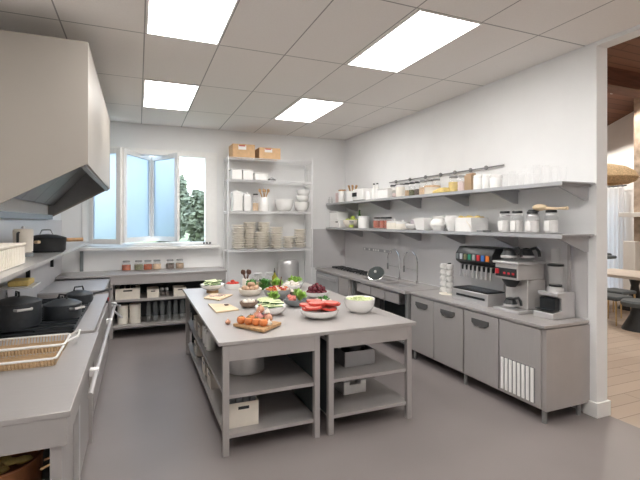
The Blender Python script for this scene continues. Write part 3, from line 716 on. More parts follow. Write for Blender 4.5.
# ================================================================== back table
BT = 1.01
t = thing('work_table', 'long grey steel work table under the window with two shelves', 'work table', (0, 0, 0))
MB().box(XL+.014, 1.40, 7.45, YB-.002, BT-.03, BT).build('table_top', 'steel', t, bev=.003)
MB().box(-.40, 1.38, 7.46, 7.48, .85, BT-.031).build('apron', 'steel', t)
for x in (-.41, 1.33):
    for y in (7.46, 8.04): MB().box(x, x+.05, y+(.021 if y < 7.5 else 0), y+.05+(.02 if y < 7.5 else 0), 0, BT-.031).build('leg', 'steel', t)
for z in (.575, .165): MB().box(-.359, 1.329, 7.47, 8.10, z, z+.035).build('shelf', 'steel', t)
MB().box(-.40, 1.38, 8.102, 8.112, .2, BT-.031).build('back_panel', 'panel_shade', t)  # dark colour imitates the shade behind the shelves
fills = ('paprika', 'spice_green', 'paprika', 'grain', 'spice_dark', 'brown_bag')
labs = ('jar of orange-red spice on the table under the window, at the hood end', 'jar of dark green herbs on the table under the window', 'jar of dark red spice between the herb jar and pale grain jar', 'jar of pale grain on the table under the window', 'jar of grey seeds beside a gap, right of the pale grain jar', 'jar of brown grain on the table under the window, farthest right')
for k, x in enumerate((-.18, .01, .155, .30, .515, .675)):
    glass_jar('spice_jar', .072, .145, fills[k], .68, True, labs[k], (x, 7.98, BT+.001), 'spice jars on the table under the window', lidm='steel_dark')
def white_bin(w_, d, h, loc, label, stuff=0, group=None, rz=0):
    t = thing('storage_bin', label, 'bin', loc, rz, group)
    bin_box(MB(), w_, d, h, .006).build('body', 'cream_plain', t, bev=.003)
    MB().box(-w_*.18, w_*.18, -d/2-.0025, -d/2-.0005, h*.72, h*.84).build('handle_slot', 'black', t)
    return t
BS = .611
b1 = white_bin(.36, .34, .17, (-.15, 7.68, BS), 'widest white bin on the upper shelf of the table under the window')
for k in range(3):
    o = MB().lathe([(0, 0), (.035, 0), (.035, .16), (.012, .19), (.012, .21), (0, .21)], 14).build('bottle', 'black', loc=(-.24+k*.085, 7.70, BS+.0205)); tag(o, 'small black bottle standing in the widest white bin', 'bottle', 'black bottles in the white bin')
white_bin(.18, .3, .135, (.225, 7.66, BS), 'small white bin with black handle slot, middle of the shelf under window table')
white_bin(.20, .3, .135, (.64, 7.66, BS), 'small white bin at the island end of the shelf under window table')
for k in range(4):
    glass_jar('jar', .035, .10, 'spice_dark', .6, True, 'small dark jar between the two small white bins under the window', (.365+.055*(k % 2)*1.35, 7.60+.1*(k//2), BS), 'small dark jars between the white bins', lidm='steel_bright')
BS2 = .201
canister('canister', .082, .27, 'cream', 'cream canister on the bottom shelf under the window, next to the leg', (-.225, 7.66, BS2), 'cream')
canister('canister', .085, .28, 'cream', 'cream canister on the bottom shelf under the window, right of the pair', (-.045, 7.66, BS2), 'cream')
gl = None
for k in range(9):
    loc = (.16+k*.105, 7.62, BS2)
    if gl is None:
        gl = MB().lathe([(0, 0), (.036, 0), (.038, .01), (.038, .26), (.028, .29), (.028, .33), (.024, .33), (.024, .29), (.034, .26), (.034, .04), (0, .04)], 16).build('glass_bottle', 'glass_thick', loc=loc)
        tag(gl, 'tall clear glass bottle in the row on the bottom shelf under the window', 'bottle', 'glass bottles on the bottom shelf under the window')
    else: copy_tree(gl, loc)

# ================================================================== left side: hood, shelf, counter, range
HY0, HY1, HF, HT = 3.99, 7.0, -.375, 3.30
t = thing('extractor_hood', 'large beige extractor hood with slanted steel underside, over the stove', 'extractor hood', (0, 0, 0))
prof = [(XL+.003, 1.875), (HF, 2.315), (HF, HT), (XL+.003, HT)]
prof_in = [(XL+.003, 1.875), (HF, 2.315), (HF, 2.345), (XL+.003, 1.905)]
b = MB(); b.prism(prof, 'y', HY0, HY0+.02); b.prism(prof, 'y', HY1-.02, HY1)
b.box(HF-.02, HF, HY0+.02, HY1-.02, 2.304, HT); b.box(XL+.003, HF-.02, HY0+.02, HY1-.02, HT-.02, HT)
b.build('shell', 'hood_paint', t)
b = MB(); b.prism([(XL+.004, 1.868), (XL+.06, 1.868), (XL+.06, 1.93), (XL+.004, 1.93)], 'y', HY0+.021, HY1-.021)
b.prism([(HF-.05, 2.275), (HF-.021, 2.292), (HF-.021, 2.34), (HF-.05, 2.34)], 'y', HY0+.021, HY1-.021)
b.build('drip_gutter', 'hood_steel', t)
n = 5; y0 = HY0+.022; L_ = (HY1-HY0-.044)/n
for k in range(n):
    b = MB(); a = y0+k*L_; bb = a+L_-.012
    b.hexa([(XL+.06, a, 2.06), (-.60, a, 2.62), (-.60, bb, 2.62), (XL+.06, bb, 2.06), (XL+.05, a, 2.07), (-.61, a, 2.63), (-.61, bb, 2.63), (XL+.05, bb, 2.07)])
    b.build('filter_panel', 'hood_steel', t)
b = MB(); b.box(-.60, HF-.021, HY0+.021, HY1-.021, 2.62, 2.64); b.build('inner_baffle', 'hood_steel', t)
for ya in (HY0+.0205, HY1-.0215): MB().prism([(XL+.01, 1.90), (HF-.025, 2.33), (HF-.025, 2.62), (-.6, 2.62), (XL+.01, 2.05)], 'y', ya, ya+.001).build('side_lining', 'hood_steel', t)

# near worktop table
t = thing('counter_table', 'grey steel work table in the foreground with a copper pot beneath', 'work table', (0, 0, 0))
MB().box(XL+.014, -.31, 2.47, 4.14, .87, .90).build('table_top', 'steel', t, bev=.003)
MB().box(XL+.05, -.325, 2.475, 2.495, .73, .869).build('apron', 'steel', t); MB().box(-.35, -.325, 2.496, 4.12, .73, .869).build('apron', 'steel', t)
for y in (2.497, 4.06):
    for x in (XL+.02, -.402): MB().box(x, x+.05, y, y+.05, 0, .868).build('leg', 'steel', t)
MB().box(XL+.02, -.405, 2.55, 4.05, .20, .23).build('shelf', 'steel', t)
MB().box(-.40, -.375, 2.55, 4.05, .05, .729).build('side_panel', 'steel', t)
MB().box(-.374, -.345, 3.12, 3.20, 0, .729).build('upright', 'steel_bright', t)
t = thing('copper_pot', 'copper pot with brown food inside, on the shelf under the foreground table', 'pot', (-.70, 2.80, .231))
MB().lathe([(0, 0), (.19, 0), (.205, .02), (.215, .34), (.222, .345), (.222, .352), (.205, .352), (.2, .3), (0, .29)], 32).build('body', 'copper', t)
b = MB(); [b.ball((.12*math.cos(k*1.3)*(k % 3)/2, .12*math.sin(k*1.3)*(k % 3)/2, .305), .05, .04, .014, 8, 6) for k in range(12)]; b.build('food', 'pasta', t)
MB().tube([(.215, -.05, .27), (.27, -.045, .29), (.285, 0, .295), (.27, .045, .29), (.215, .05, .27)], .008).build('handle', 'gold', t)

# range
RGY0, RGY1 = 4.16, 6.2
t = thing('stove', 'steel kitchen range with black hob top and a towel rail along its front', 'stove', (0, 0, 0))
MB().box(XL+.014, -.37, RGY0, RGY1, .1, .90).build('body', 'steel', t, bev=.003)
b = MB(); b.box(-.495, -.345, RGY0, RGY1, .9005, .915); b.build('front_ledge', 'steel', t)
MB().box(XL+.02, -.50, RGY0+.01, RGY1-.25, .9005, .925).build('hob', 'black', t)
for k in range(3):
    b = MB(); ya = RGY0+.06+k*.56
    for i in range(5): b.box(-1.09, -.50, ya+.02+i*.11, ya+.035+i*.11, .94, .955)
    for x in (-1.09, -.80, -.515): b.box(x, x+.015, ya, ya+.48, .9255, .94)
    b.build('grate', 'iron', t)
MB().cyl((-.369, RGY1-.24, .86), (-.345, RGY1-.24, .86), .022, n=12).build('knob', 'black', t)
MB().cyl((-.369, RGY1-.12, .86), (-.34, RGY1-.12, .86), .024, n=12).build('knob', 'red', t)
for y0, y1 in ((RGY0+.05, 5.1), (5.14, RGY1-.05)): MB().box(-.369, -.35, y0, y1, .2, .80).build('oven_door', 'steel', t, bev=.004)
for x in (-1.05, -.45):
    for y in (RGY0+.08, RGY1-.08): MB().cyl((x, y, 0), (x, y, .099), .025).build('foot', 'steel_dark', t)
t = thing('guard_rail', 'long pale steel guard rail along the front of the stove and foreground table', 'rail', (0, 0, 0))
MB().cyl((-.265, 2.93, .80), (-.265, 6.1, .80), .016).build('tube', 'steel', t)
for y in (3.35, 5.0, 6.0): MB().box(-.308, -.25, y, y+.06, .775, .825).build('bracket', 'white', t, bev=.006)
b = MB()
b.tube([(-.30, 5.95, .83), (-.19, 5.55, .86)], .012); b.build('upper_arm', 'steel_bright', t)
b = MB(); b.tube([(-.25, 5.55, .80), (-.16, 5.1, .815)], .012); b.build('lower_arm', 'steel_bright', t)

# corner bench beside the back table
t = thing('corner_bench', 'low steel bench end catching window light between the stove and back table', 'bench', (0, 0, 0))
MB().box(XL+.014, -.40, 6.23, 7.44, .93, .96).build('bench_top', 'steel_shelf', t, bev=.003)
MB().box(XL+.014, -.42, 6.24, 7.43, .1, .929).build('body', 'steel', t)
for x in (-1.08, -.53):
    for y in (6.32, 7.35): MB().cyl((x, y, 0), (x, y, .099), .025).build('foot', 'steel_dark', t)

# pots on the range
def casserole(name, r, h, loc, label, lid=True, long_handle=None, rz=0):
    t = thing(name, label, 'pot', loc, rz, 'dark pots on the stove')
    MB().lathe([(0, 0), (r*.94, 0), (r, .02), (r, h), (r-.008, h), (r-.008, .03), (0, .02)], 32).build('body', 'iron', t)
    if lid:
        l_ = MB().lathe([(0, h+.05), (r*.4, h+.043), (r*.8, h+.022), (r*1.02, h+.004), (r*1.02, h+.0015), (r*.4, h+.02), (0, h+.03)], 32).build('lid', 'iron', t)
        MB().tube([(-.05, 0, h+.045), (-.04, 0, h+.085), (.04, 0, h+.085), (.05, 0, h+.045)], .009).build('lid_handle', 'black', l_)
    for s in (-1, 1):
        if long_handle and s > 0: continue
        MB().tube([(s*r, -.06, h*.8), (s*(r+.05), -.05, h*.82), (s*(r+.05), .05, h*.82), (s*r, .06, h*.8)], .011).build('side_handle', 'steel_bright' if not long_handle else 'black', t)
    if long_handle: MB().tube([(r, 0, h*.85), (r+.10, 0, h*1.0), (r+.22, 0, h*1.25)], [.012, .011, .015]).build('long_handle', 'black', t)
    return t
GZ = .956
casserole('stock_pot', .175, .20, (-.945, 4.40, GZ), 'largest dark stock pot on the stove, nearest the fryer baskets', rz=2.0)
casserole('casserole', .155, .125, (-.64, 4.61, GZ), 'dark lidded casserole on the stove with a bright side handle', rz=2.4)
casserole('saucepan', .14, .085, (-.60, 5.42, GZ), 'dark saucepan with a long black handle at the far end of stove', long_handle=True, rz=.5)

# fryer baskets on the near table
def basket(y0, y1, label):
    t = thing('fryer_basket', label, 'fryer basket', (0, 0, .901), 0, 'wire fryer baskets on the foreground table')
    x0, x1, z1 = -1.10, -.49, .055
    b = MB()
    b.tube([(x0, y0, z1), (x1-.02, y0, z1), (x1, y0+.02, z1), (x1, y1-.02, z1), (x1-.02, y1, z1), (x0, y1, z1)], .008, 8, True); b.build('rim', 'white', t)
    b = MB(); n_ = 30
    for k in range(n_+1):
        x = x0+.01+(x1-x0-.02)*k/n_
        b.tube([(x, y0+.003, z1-.004), (x, y0+.03, .006), (x, y1-.03, .006), (x, y1-.003, z1-.004)], .0035, 5)
    for k in range(9):
        y = y0+.03+(y1-y0-.06)*k/8; b.tube([(x0+.003, y, z1-.004), (x0+.02, y, .011), (x1-.02, y, .011), (x1-.003, y, z1-.004)], .0035, 5)
    b.box(x0+.02, x1-.02, y0+.03, y1-.03, .0005, .0025)
    b.build('mesh', 'tan_wire', t)
    return t
basket(3.25, 3.58, 'shallow tan wire fryer basket with pale rim, nearer of the two')
t = basket(3.60, 3.92, 'shallow tan wire fryer basket with pale rim, beside the dark stock pot')
MB().tube([(-.489, 3.70, .05), (-.42, 3.76, .07), (-.42, 3.86, .09), (-.489, 3.88, .055)], .008).build('loop_handle', 'white', t)
tag(MB().tube([(0, 0, .014), (.02, .17, .014)], [.014, .012]).build('wooden_handle', 'wood', loc=(-.93, 3.20, .96)), 'brown wooden handle lying across the fryer baskets at the picture edge', 'handle') if False else None

# left wall shelf
t = thing('wall_shelf', 'narrow grey metal shelf on the left wall below the hood', 'wall shelf', (0, 0, 0))
MB().box(XL+.013, -.72, 2.2, 7.9, 1.49, 1.515).build('board', 'steel_bright', t)
for y in (2.4, 4.1, 5.65, 7.1):
    MB().box(XL+.013, XL+.05, y, y+.035, 1.2, 1.489).build('bracket', 'black', t)
    MB().prism([(XL+.051, 1.489), (-.8, 1.489), (XL+.051, 1.36)], 'y', y+.01, y+.025).build('bracket_arm', 'steel_dark', t)
MB().box(-.88, -.83, 8.08, 8.117, 1.02, 1.355).build('end_bracket', 'slate_ceramic', t)
LS = 1.516
t = thing('bread_bin', 'ribbed cream box on the left wall shelf at the picture edge', 'box', (-.96, 3.50, LS))
t.scale = (.9, .85, .72)
MB().box(-.17, .17, -.75, .55, 0, .20).build('body', 'cream_plain', t, bev=.01)
for k in range(24): 
    if k == 0: b = MB()
    b.box(.171, .18, -.72+k*.053, -.70+k*.053, .01, .19)
b.build('rib', 'cream', t)
MB().box(-.18, .18, -.76, .56, .2005, .225).build('lid', 'cream_plain', t, bev=.006)
t = thing('coffee_urn', 'cream coffee urn with black handle and small knob on left wall shelf', 'urn', (-.97, 4.72, LS))
t.scale = (.85, .85, .75)
MB().lathe([(0, 0), (.085, 0), (.085, .055), (.07, .06), (.09, .065), (.095, .32), (.085, .34), (0, .345)], 20).build('body', 'cream_plain', t)
MB().ball((0, 0, .36), .018).build('knob', 'white', t)
MB().tube([(-.02, -.096, .30), (-.02, -.14, .29), (-.02, -.14, .15), (-.02, -.096, .13)], .012).build('handle', 'black', t)
MB().lathe([(.0855, .005), (.094, .005), (.094, .05), (.0855, .05), (.0855, .005)], 20).build('plinth', 'slate_ceramic', t)
t = thing('roasting_pot', 'black oval pot with domed lid and wooden handles on the left wall shelf', 'pot', (-.90, 5.40, LS))
MB().lathe([(0, 0), (.13, 0), (.15, .02), (.155, .15), (.15, .15), (.14, .02), (0, .015)], 28, sy=.85, sx=1.2).build('body', 'black', t)
l_ = MB().lathe([(0, .19), (.08, .182), (.155, .153), (.155, .151), (0, .16)], 28, sy=.85, sx=1.2).build('lid', 'iron', t)
MB().tube([(-.06, 0, .186), (-.04, 0, .235), (.04, 0, .235), (.06, 0, .186)], .008).build('lid_handle', 'steel_bright', l_)
MB().tube([(-.08, -.118, .11), (-.03, -.21, .115)], .016).build('wooden_handle', 'wood_pale', t)
MB().tube([(.183, .02, .125), (.33, .10, .125)], .02).build('wooden_handle', 'wood', t)
t = thing('soap_shelf', 'small white wall tray holding a yellow sponge above the stock pots', 'tray', (XL+.013, 4.62, 1.235))
MB().box(0, .26, 0, .36, 0, .016).build('tray', 'white', t, bev=.004)
MB().tube([(.02, .18, -.001), (.02, .18, -.10)], .012).build('hook', 'chrome', t)
tag(MB().box(-.08, .08, -.13, .13, 0, .05).build('sponge', 'pasta', bev=.01, loc=(XL+.15, 4.80, 1.252)), 'yellow-brown sponge on the small white wall tray', 'sponge')

# ================================================================== food on the island
IZ = .901
def ibowl(name, x, y, r, h, m, label, fill=.6, foot=.5, cat='bowl'): return round_bowl(name, r, h, m, label, (x, y, IZ), cat, fill=fill, foot=foot)
def cuke(L=.15, r=.019):
    b = MB(); n = 8
    ring = [(r*math.cos(PI+PI*i/n), r*math.sin(PI+PI*i/n)+r) for i in range(n+1)]
    b.mi = 0; 
    A = [b.b.verts.new((-L/2, u, v)) for u, v in ring]; B = [b.b.verts.new((L/2, u, v)) for u, v in ring]
    for i in range(n): b._f([A[i], A[i+1], B[i+1], B[i]], True)
    b.mi = 1; b._f([A[0], A[-1], B[-1], B[0]]); b._f(A); b._f(B[::-1]); return b
CK = cuke().build('cucumber_half', ['skin_green', 'flesh_green'])
def cukes(x, y, z, R, label, group, first=[True]):
    for k in range(8):
        yy = -R*.85+ (k % 4)*R*.56; zz = z+(.0 if k < 4 else .028); xx = (-.05 if k % 2 else .04)*R/.15+(0 if k < 4 else .02)
        if first[0]: o = CK; first[0] = False; o.location = (x+xx, y+yy+.0*k, zz); tag(o, label, 'cucumber', group)
        else: o = copy_tree(CK, (x+xx, y+yy+(.03 if k > 3 else 0), zz), label=label, group=group)
        o.rotation_euler = (random.uniform(.0, .25), random.uniform(-.1, .1), random.uniform(-.1, .35))
t = thing('footed_bowl', 'white bowl on a brown wooden foot, filled with cucumber halves at the window end', 'bowl', (.91, 5.86, IZ))
MB().lathe([(0, 0), (.08, 0), (.075, .035), (0, .035)], 24).build('wooden_foot', 'wood', t)
MB().lathe([(r, z+.036) for r, z in bowl_prof(.155, .075, .45, fill=.65)], 28).build('dish', 'white_gloss', t)
cukes(.91, 5.86, IZ+.036+.068, .09, 'cucumber half in the footed white bowl by the window', 'cucumbers in the footed bowl')
o = tag(MB().lathe([(0, 0), (.10, 0), (.105, .01), (.105, .075), (.1, .075), (.098, .045), (0, .045)], 28).build('ramekin', 'white_gloss', loc=(1.22, 6.08, IZ)), 'straight-sided white dish of red tomato wedges near the window', 'dish')
for k in range(9):
    a = k*2*PI/8; r = .06 if k < 8 else 0
    o = MB().ball((0, 0, 0), .032, .024, .024, 10, 7).build('tomato_wedge', 'tomato', loc=(1.22+r*math.cos(a), 6.08+r*math.sin(a), IZ+.072+(.03 if k == 8 else 0)), rz=a); tag(o, 'red tomato wedge in the straight-sided white dish', 'tomato', 'tomato wedges in the white dish')
t = canister('utensil_crock', .055, .12, 'cream', 'cream crock of dark wooden spoons on the island near the window', (1.43, 6.15, IZ), cat='crock')
for k in range(4):
    a = 1.0+k*1.5; MB().tube([(.02*math.cos(a), .02*math.sin(a), .121), (.05*math.cos(a), .03*math.sin(a), .19)], .007, 6).ball((.06*math.cos(a), .035*math.sin(a), .215), .026, .018, .036).build('spoon', 'wood_dark', t)
glass_jar('jar', .07, .17, 'grain', .35, True, 'clear jar on the island between the spoon crock and oil bottle', (1.60, 6.14, IZ), lidm='steel_bright')
glass_jar('jar', .072, .17, 'spice_dark', .45, True, 'clear jar of dark contents on the island beside the oil bottle', (1.78, 6.16, IZ), lidm='steel_bright')
t = thing('oil_bottle', 'yellow oil bottle with black spout at the far end of the island', 'bottle', (1.80, 5.98, IZ))
MB().lathe([(0, 0), (.034, 0), (.036, .01), (.036, .15), (.013, .19), (.013, .21), (0, .21)], 18).build('glass', 'oil', t); MB().lathe([(0, .211), (.015, .211), (.006, .25), (.005, .275), (0, .275)], 12).build('spout', 'black', t)
ibowl('serving_bowl', 1.32, 5.46, .145, .085, 'cream_plain', 'cream bowl of brown potatoes in front of the green herbs', .6, .7)
for k in range(11):
    a = k*2*PI/8; r = .078 if k < 8 else .03
    o = MB().ball((0, 0, 0), .036, .03, .028, 12, 8, .05).build('potato', 'potato', loc=(1.32+r*math.cos(a), 5.46+r*math.sin(a), IZ+(.093 if k < 8 else .135)), rz=a); tag(o, 'small brown potato in the cream bowl on the island', 'potato', 'potatoes in the cream bowl')
def leafy(name, x, y, z, R, hgt, n, m, label, cat='herbs', lw=.03):
    b = MB()
    for k in range(n):
        a = random.uniform(0, 2*PI); rr = R*math.sqrt(random.random())*.6; tilt = random.uniform(.1, 1.1)
        c = Vector((rr*math.cos(a), rr*math.sin(a), hgt*random.uniform(.15, .75))); d = Vector((math.cos(a)*math.sin(tilt), math.sin(a)*math.sin(tilt), math.cos(tilt))); s_ = Vector((-math.sin(a), math.cos(a), .2)); l = lw*random.uniform(.8, 1.6)
        v = [b.b.verts.new(c), b.b.verts.new(c+d*l*.6+s_*l*.5), b.b.verts.new(c+d*l*1.3+Vector((0, 0, -l*.2))), b.b.verts.new(c+d*l*.6-s_*l*.5)]
        b._f(v, True)
    b.cyl((0, 0, 0), (0, 0, hgt*.5), R*.25, R*.4, 10)
    return tag(b.build(name, m, loc=(x, y, z)), label, cat)
leafy('parsley_bunch', 1.40, 5.76, IZ, .10, .16, 130, 'herb', 'bunch of bright green parsley behind the potato bowl')
leafy('basil_bunch', 1.60, 5.80, IZ, .12, .16, 160, 'herb', 'dark green herb bunch right of the parsley on the island')
leafy('lettuce_bunch', 1.78, 5.80, IZ, .07, .13, 90, 'lettuce', 'yellow-green lettuce bunch in front of the oil bottle', lw=.045)
ibowl('mixing_bowl', 1.57, 5.10, .165, .115, 'grey_ceramic', 'grey mixing bowl of chopped orange and red vegetables', .7)
b = MB(); 
for k in range(110):
    a = random.uniform(0, 2*PI); r = .13*math.sqrt(random.random()); b.mi = random.choice((0, 0, 1, 2)); c = (r*math.cos(a), r*math.sin(a), random.uniform(.0, .045)*(1-r/.2)); q = random.uniform(.012, .02)
    b.box(c[0]-q, c[0]+q, c[1]-q*.7, c[1]+q*.7, c[2], c[2]+q*1.3)
o = tag(b.build('chopped_vegetables', ['carrot', 'tomato', 'garlic'], loc=(1.57, 5.10, IZ+.095)), 'chopped orange and red vegetables heaped in the grey mixing bowl', 'chopped vegetables'); o['kind'] = 'stuff'
t = thing('wooden_spoon', 'dark wooden spoon standing up out of the grey mixing bowl', 'spoon', (1.60, 5.10, IZ+.10)); MB().tube([(0, 0, .04), (.03, .02, .16)], .007, 6).build('handle', 'wood_dark', t); MB().ball((0, 0, .03), .025, .02, .035).build('spoon_bowl', 'wood_dark', t)
ibowl('small_bowl', 1.12, 4.70, .10, .065, 'brown_ceramic', 'small brown bowl of garlic between the pale board and lettuce plate', .55)
for k in range(5):
    a = k*1.26; o = MB().ball((0, 0, 0), .024, .024, .022, 10, 7).build('garlic_bulb', 'garlic', loc=(1.12+.048*math.cos(a), 4.70+.048*math.sin(a), IZ+.062)); tag(o, 'garlic bulb in the small brown bowl', 'garlic', 'garlic bulbs in the brown bowl')
ibowl('plate', 1.35, 4.80, .13, .05, 'slate_ceramic', 'dark grey dish with cucumber slices and a lettuce leaf', .5, .55)
g0 = MB().lathe([(0, 0), (.026, 0), (.028, .004), (.026, .008), (0, .008)], 16)
g0 = g0.build('cucumber_slice', ['flesh_green'], loc=(1.29, 4.80, IZ+.053)); tag(g0, 'pale cucumber slice on the dark grey dish', 'cucumber', 'cucumber slices on the dark grey dish')
for k in range(1, 10): copy_tree(g0, (1.27+(k % 5)*.032, 4.77+.05*(k//5), IZ+.053+.003*(k % 5))).rotation_euler = (.2, -.35, 0)
leafy('lettuce_leaf', 1.42, 4.77, IZ+.035, .05, .09, 40, 'lettuce', 'bright lettuce tuft standing in the dark grey dish', 'lettuce', .045)
ibowl('serving_bowl', 1.24, 4.26, .155, .085, 'white_gloss', 'white bowl of cucumber halves behind the tomatoes and onions', .66)
cukes(1.24, 4.26, IZ+.08, .095, 'cucumber half in the white bowl behind the tomatoes', 'cucumbers behind the tomatoes')
t = thing('cutting_board', 'thick wooden cutting board carrying tomatoes and onions at the island front', 'cutting board', (.98, 3.77, IZ), -.0)
b = MB(); b.prism([(.777-.98, 3.853-3.77), (.967-.98, 3.535-3.77), (1.19-.98, 3.741-3.77), (1.0-.98, 4.035-3.77)], 'z', .008, .034); b.build('board', 'wood', t, bev=.004)
b = MB(); [b.cyl((x, y, 0), (x, y, .0075), .012, n=10) for x, y in ((-.15, .07), (-.01, -.18), (.15, -.02), (.02, .2))]; b.build('foot', 'wood_dark', t)
BZ = IZ+.0345
def tomato(x, y, z, m, label, group, r=.037):
    t = thing('tomato', label, 'tomato', (x, y, z), random.uniform(0, 6), group)
    MB().lathe([(0, .003), (r*.5, 0), (r*.92, r*.45), (r, r*.85), (r*.85, r*1.4), (r*.4, r*1.66), (0, r*1.58)], 18).build('fruit', m, t)
    b = MB()
    for k in range(5):
        a = k*2*PI/5; b.tube([(0, 0, r*1.62), (r*.35*math.cos(a), r*.35*math.sin(a), r*1.68), (r*.6*math.cos(a), r*.6*math.sin(a), r*1.55)], [.003, .004, .001], 5)
    b.tube([(0, 0, r*1.6), (.004, 0, r*2.0)], .003, 5); b.build('stalk', 'skin_green', t)
lt = ('orange tomato at the left end of the wooden board', 'orange tomato second from the left on the wooden board', 'orange tomato third from the left on the wooden board', 'orange-red tomato nearest the white garlic bulb on the board', 'orange tomato at the back of the wooden board')
for k, (x, y) in enumerate(((.845, 3.83), (.895, 3.765), (.95, 3.71), (1.0, 3.66), (.935, 3.84))): tomato(x, y, BZ, 'tomato_orange', lt[k], 'tomatoes on the wooden board', .039)
def onion(x, y, z, m, label, group=None, r=.037):
    t = thing('onion', label, 'onion', (x, y, z), random.uniform(0, 6), group)
    MB().lathe([(0, 0), (r*.35, .003), (r*.9, r*.5), (r, r*.9), (r*.8, r*1.4), (r*.3, r*1.75), (r*.12, r*2.1), (0, r*2.15)], 18).build('bulb', m, t); MB().tube([(0, 0, r*2.1), (.004, .003, r*2.4)], [.004, .002], 5).build('tip', 'garlic', t)
for k, (x, y, dz, m, l) in enumerate(((1.02, 3.95, 0, 'onion', 'pink onion at the back corner of the wooden board'), (1.02, 3.86, 0, 'onion_pink', 'pink onion behind the tomatoes, against the white bowl'), (1.09, 3.80, 0, 'onion', 'tan onion at the right corner of the wooden board'), (1.10, 3.88, 0, 'onion_pink', 'pink onion between the white bowl and right corner of board'),
    (1.04, 3.90, .062, 'onion', 'pink onion stacked on top of the others on the board'))): onion(x, y, BZ+dz, m, l, 'onions on the wooden board', .038)
for x, y, z, l in ((1.055, 3.665, BZ, 'white garlic bulb in front of the onions on the wooden board'), (1.085, 3.83, BZ+.063, 'white garlic bulb on top of the onions')):
    t = thing('garlic_bulb', l, 'garlic', (x, y, z), 0, 'garlic bulbs on the wooden board'); MB().lathe([(0, 0), (.018, .002), (.026, .014), (.02, .03), (.007, .042), (.005, .055), (0, .056)], 14).build('bulb', 'garlic', t)
onion(.755, 3.975, IZ, 'onion', 'single small onion lying alone left of the wooden board', None, .026)
t = thing('cutting_board', 'pale cutting board with a small dark herb, on the left side of the island', 'cutting board', (0, 0, IZ))
b = MB(); b.prism([(.727, 5.0), (.735, 4.51), (.985, 4.56), (.945, 4.90)], 'z', 0, .016); b.build('board', 'wood_pale', t, bev=.005)
b = MB(); [b.ball((.0+.012*(k % 3), .012*(k//3), .008), .012, .02, .006, 8, 5) for k in range(5)]
tag(b.build('herb_sprig', 'wood_dark', loc=(.885, 4.80, IZ+.017)), 'small dark herb sprig on the pale cutting board', 'herb')
t = thing('cutting_board', 'pale cutting board with chopped pink onion, farther left side of the island', 'cutting board', (0, 0, IZ))
b = MB(); b.prism([(.735, 5.42), (.885, 5.20), (1.11, 5.52), (.875, 5.70)], 'z', 0, .016); b.build('board', 'wood_pale', t, bev=.005)
b = MB(); 
for k in range(60): x, y = random.uniform(-.09, .09), random.uniform(-.06, .06); b.box(x-.009, x+.009, y-.007, y+.007, 0, .008)
o = tag(b.build('chopped_onion', 'pink', loc=(.91, 5.47, IZ+.017)), 'chopped pale pink onion on the farther pale board', 'chopped onion'); o['kind'] = 'stuff'
# right half of the island
ibowl('serving_bowl', 1.93, 5.60, .13, .085, 'white_gloss', 'white bowl of mozzarella balls at the far right of the island', .6)
for k in range(8):
    a = k*2*PI/7; r = .075 if k < 7 else 0
    o = MB().ball((0, 0, 0), .03, n=12, m=8).build('mozzarella_ball', 'garlic', loc=(1.93+r*math.cos(a), 5.60+r*math.sin(a), IZ+(.082 if k < 7 else .112))); tag(o, 'white mozzarella ball in the far right bowl', 'cheese', 'mozzarella balls in the white bowl')
ibowl('salad_bowl', 2.06, 5.86, .13, .09, 'white_gloss', 'white bowl of pale lettuce behind the mozzarella bowl', .6)
leafy('lettuce', 2.06, 5.86, IZ+.06, .12, .07, 80, 'lettuce', 'pale green lettuce in the farthest white bowl', 'lettuce', .04)
ibowl('small_dish', 1.86, 5.27, .10, .05, 'brown_ceramic', 'small dark dish of garlic cloves in front of the mozzarella bowl', .5, .6)
for k in range(7):
    a = k*2*PI/6; r = .058 if k < 6 else 0
    o = MB().ball((0, 0, 0), .02, .026, .02, 10, 7).build('garlic_clove', 'garlic', loc=(1.86+r*math.cos(a), 5.27+r*math.sin(a), IZ+.048)); tag(o, 'white garlic clove in the small dark dish', 'garlic', 'garlic cloves in the dark dish')
ibowl('serving_bowl', 2.05, 5.0, .15, .07, 'white_gloss', 'white bowl heaped with dark red grapes', .6)
gr = None
for lev, (n_, R_, z_) in enumerate(((11, .105, .066), (8, .065, .088), (9, .085, .108), (5, .045, .132), (1, 0, .155))):
    for k in range(n_):
        a = k*2*PI/n_+lev*.3; loc = (2.05+R_*math.cos(a), 5.0+R_*math.sin(a), IZ+z_)
        if gr is None: gr = MB().ball((0, 0, 0), .026, n=12, m=8).build('grape', 'grape', loc=loc); tag(gr, 'dark red grape in the white bowl on the island', 'grape', 'dark red grapes in the white bowl')
        else: copy_tree(gr, loc)
leafy('celery_tuft', 1.83, 5.10, IZ, .035, .09, 30, 'lettuce', 'small green leaf tuft beside the grape bowl', 'leaves', .04)
ibowl('salad_bowl', 1.62, 4.57, .135, .08, 'slate_ceramic', 'dark grey bowl of tomato and lettuce behind the red slices', .65)
for k in range(5):
    o = MB().ball((0, 0, 0), .036, .022, .02, 10, 7).build('tomato_wedge', 'flesh_red', loc=(1.55+.03*(k % 2), 4.50+.045*(k//2), IZ+.085+.006*k), rz=k); tag(o, 'red tomato wedge in the dark grey salad bowl', 'tomato', 'tomato wedges in the dark grey bowl')
leafy('lettuce', 1.67, 4.57, IZ+.058, .07, .07, 60, 'lettuce', 'bright green lettuce in the dark grey salad bowl', 'lettuce', .04)
ibowl('plate', 1.97, 4.60, .14, .022, 'grey_ceramic', 'grey plate of white cheese pieces and leaves behind the red slices', .6, .7)
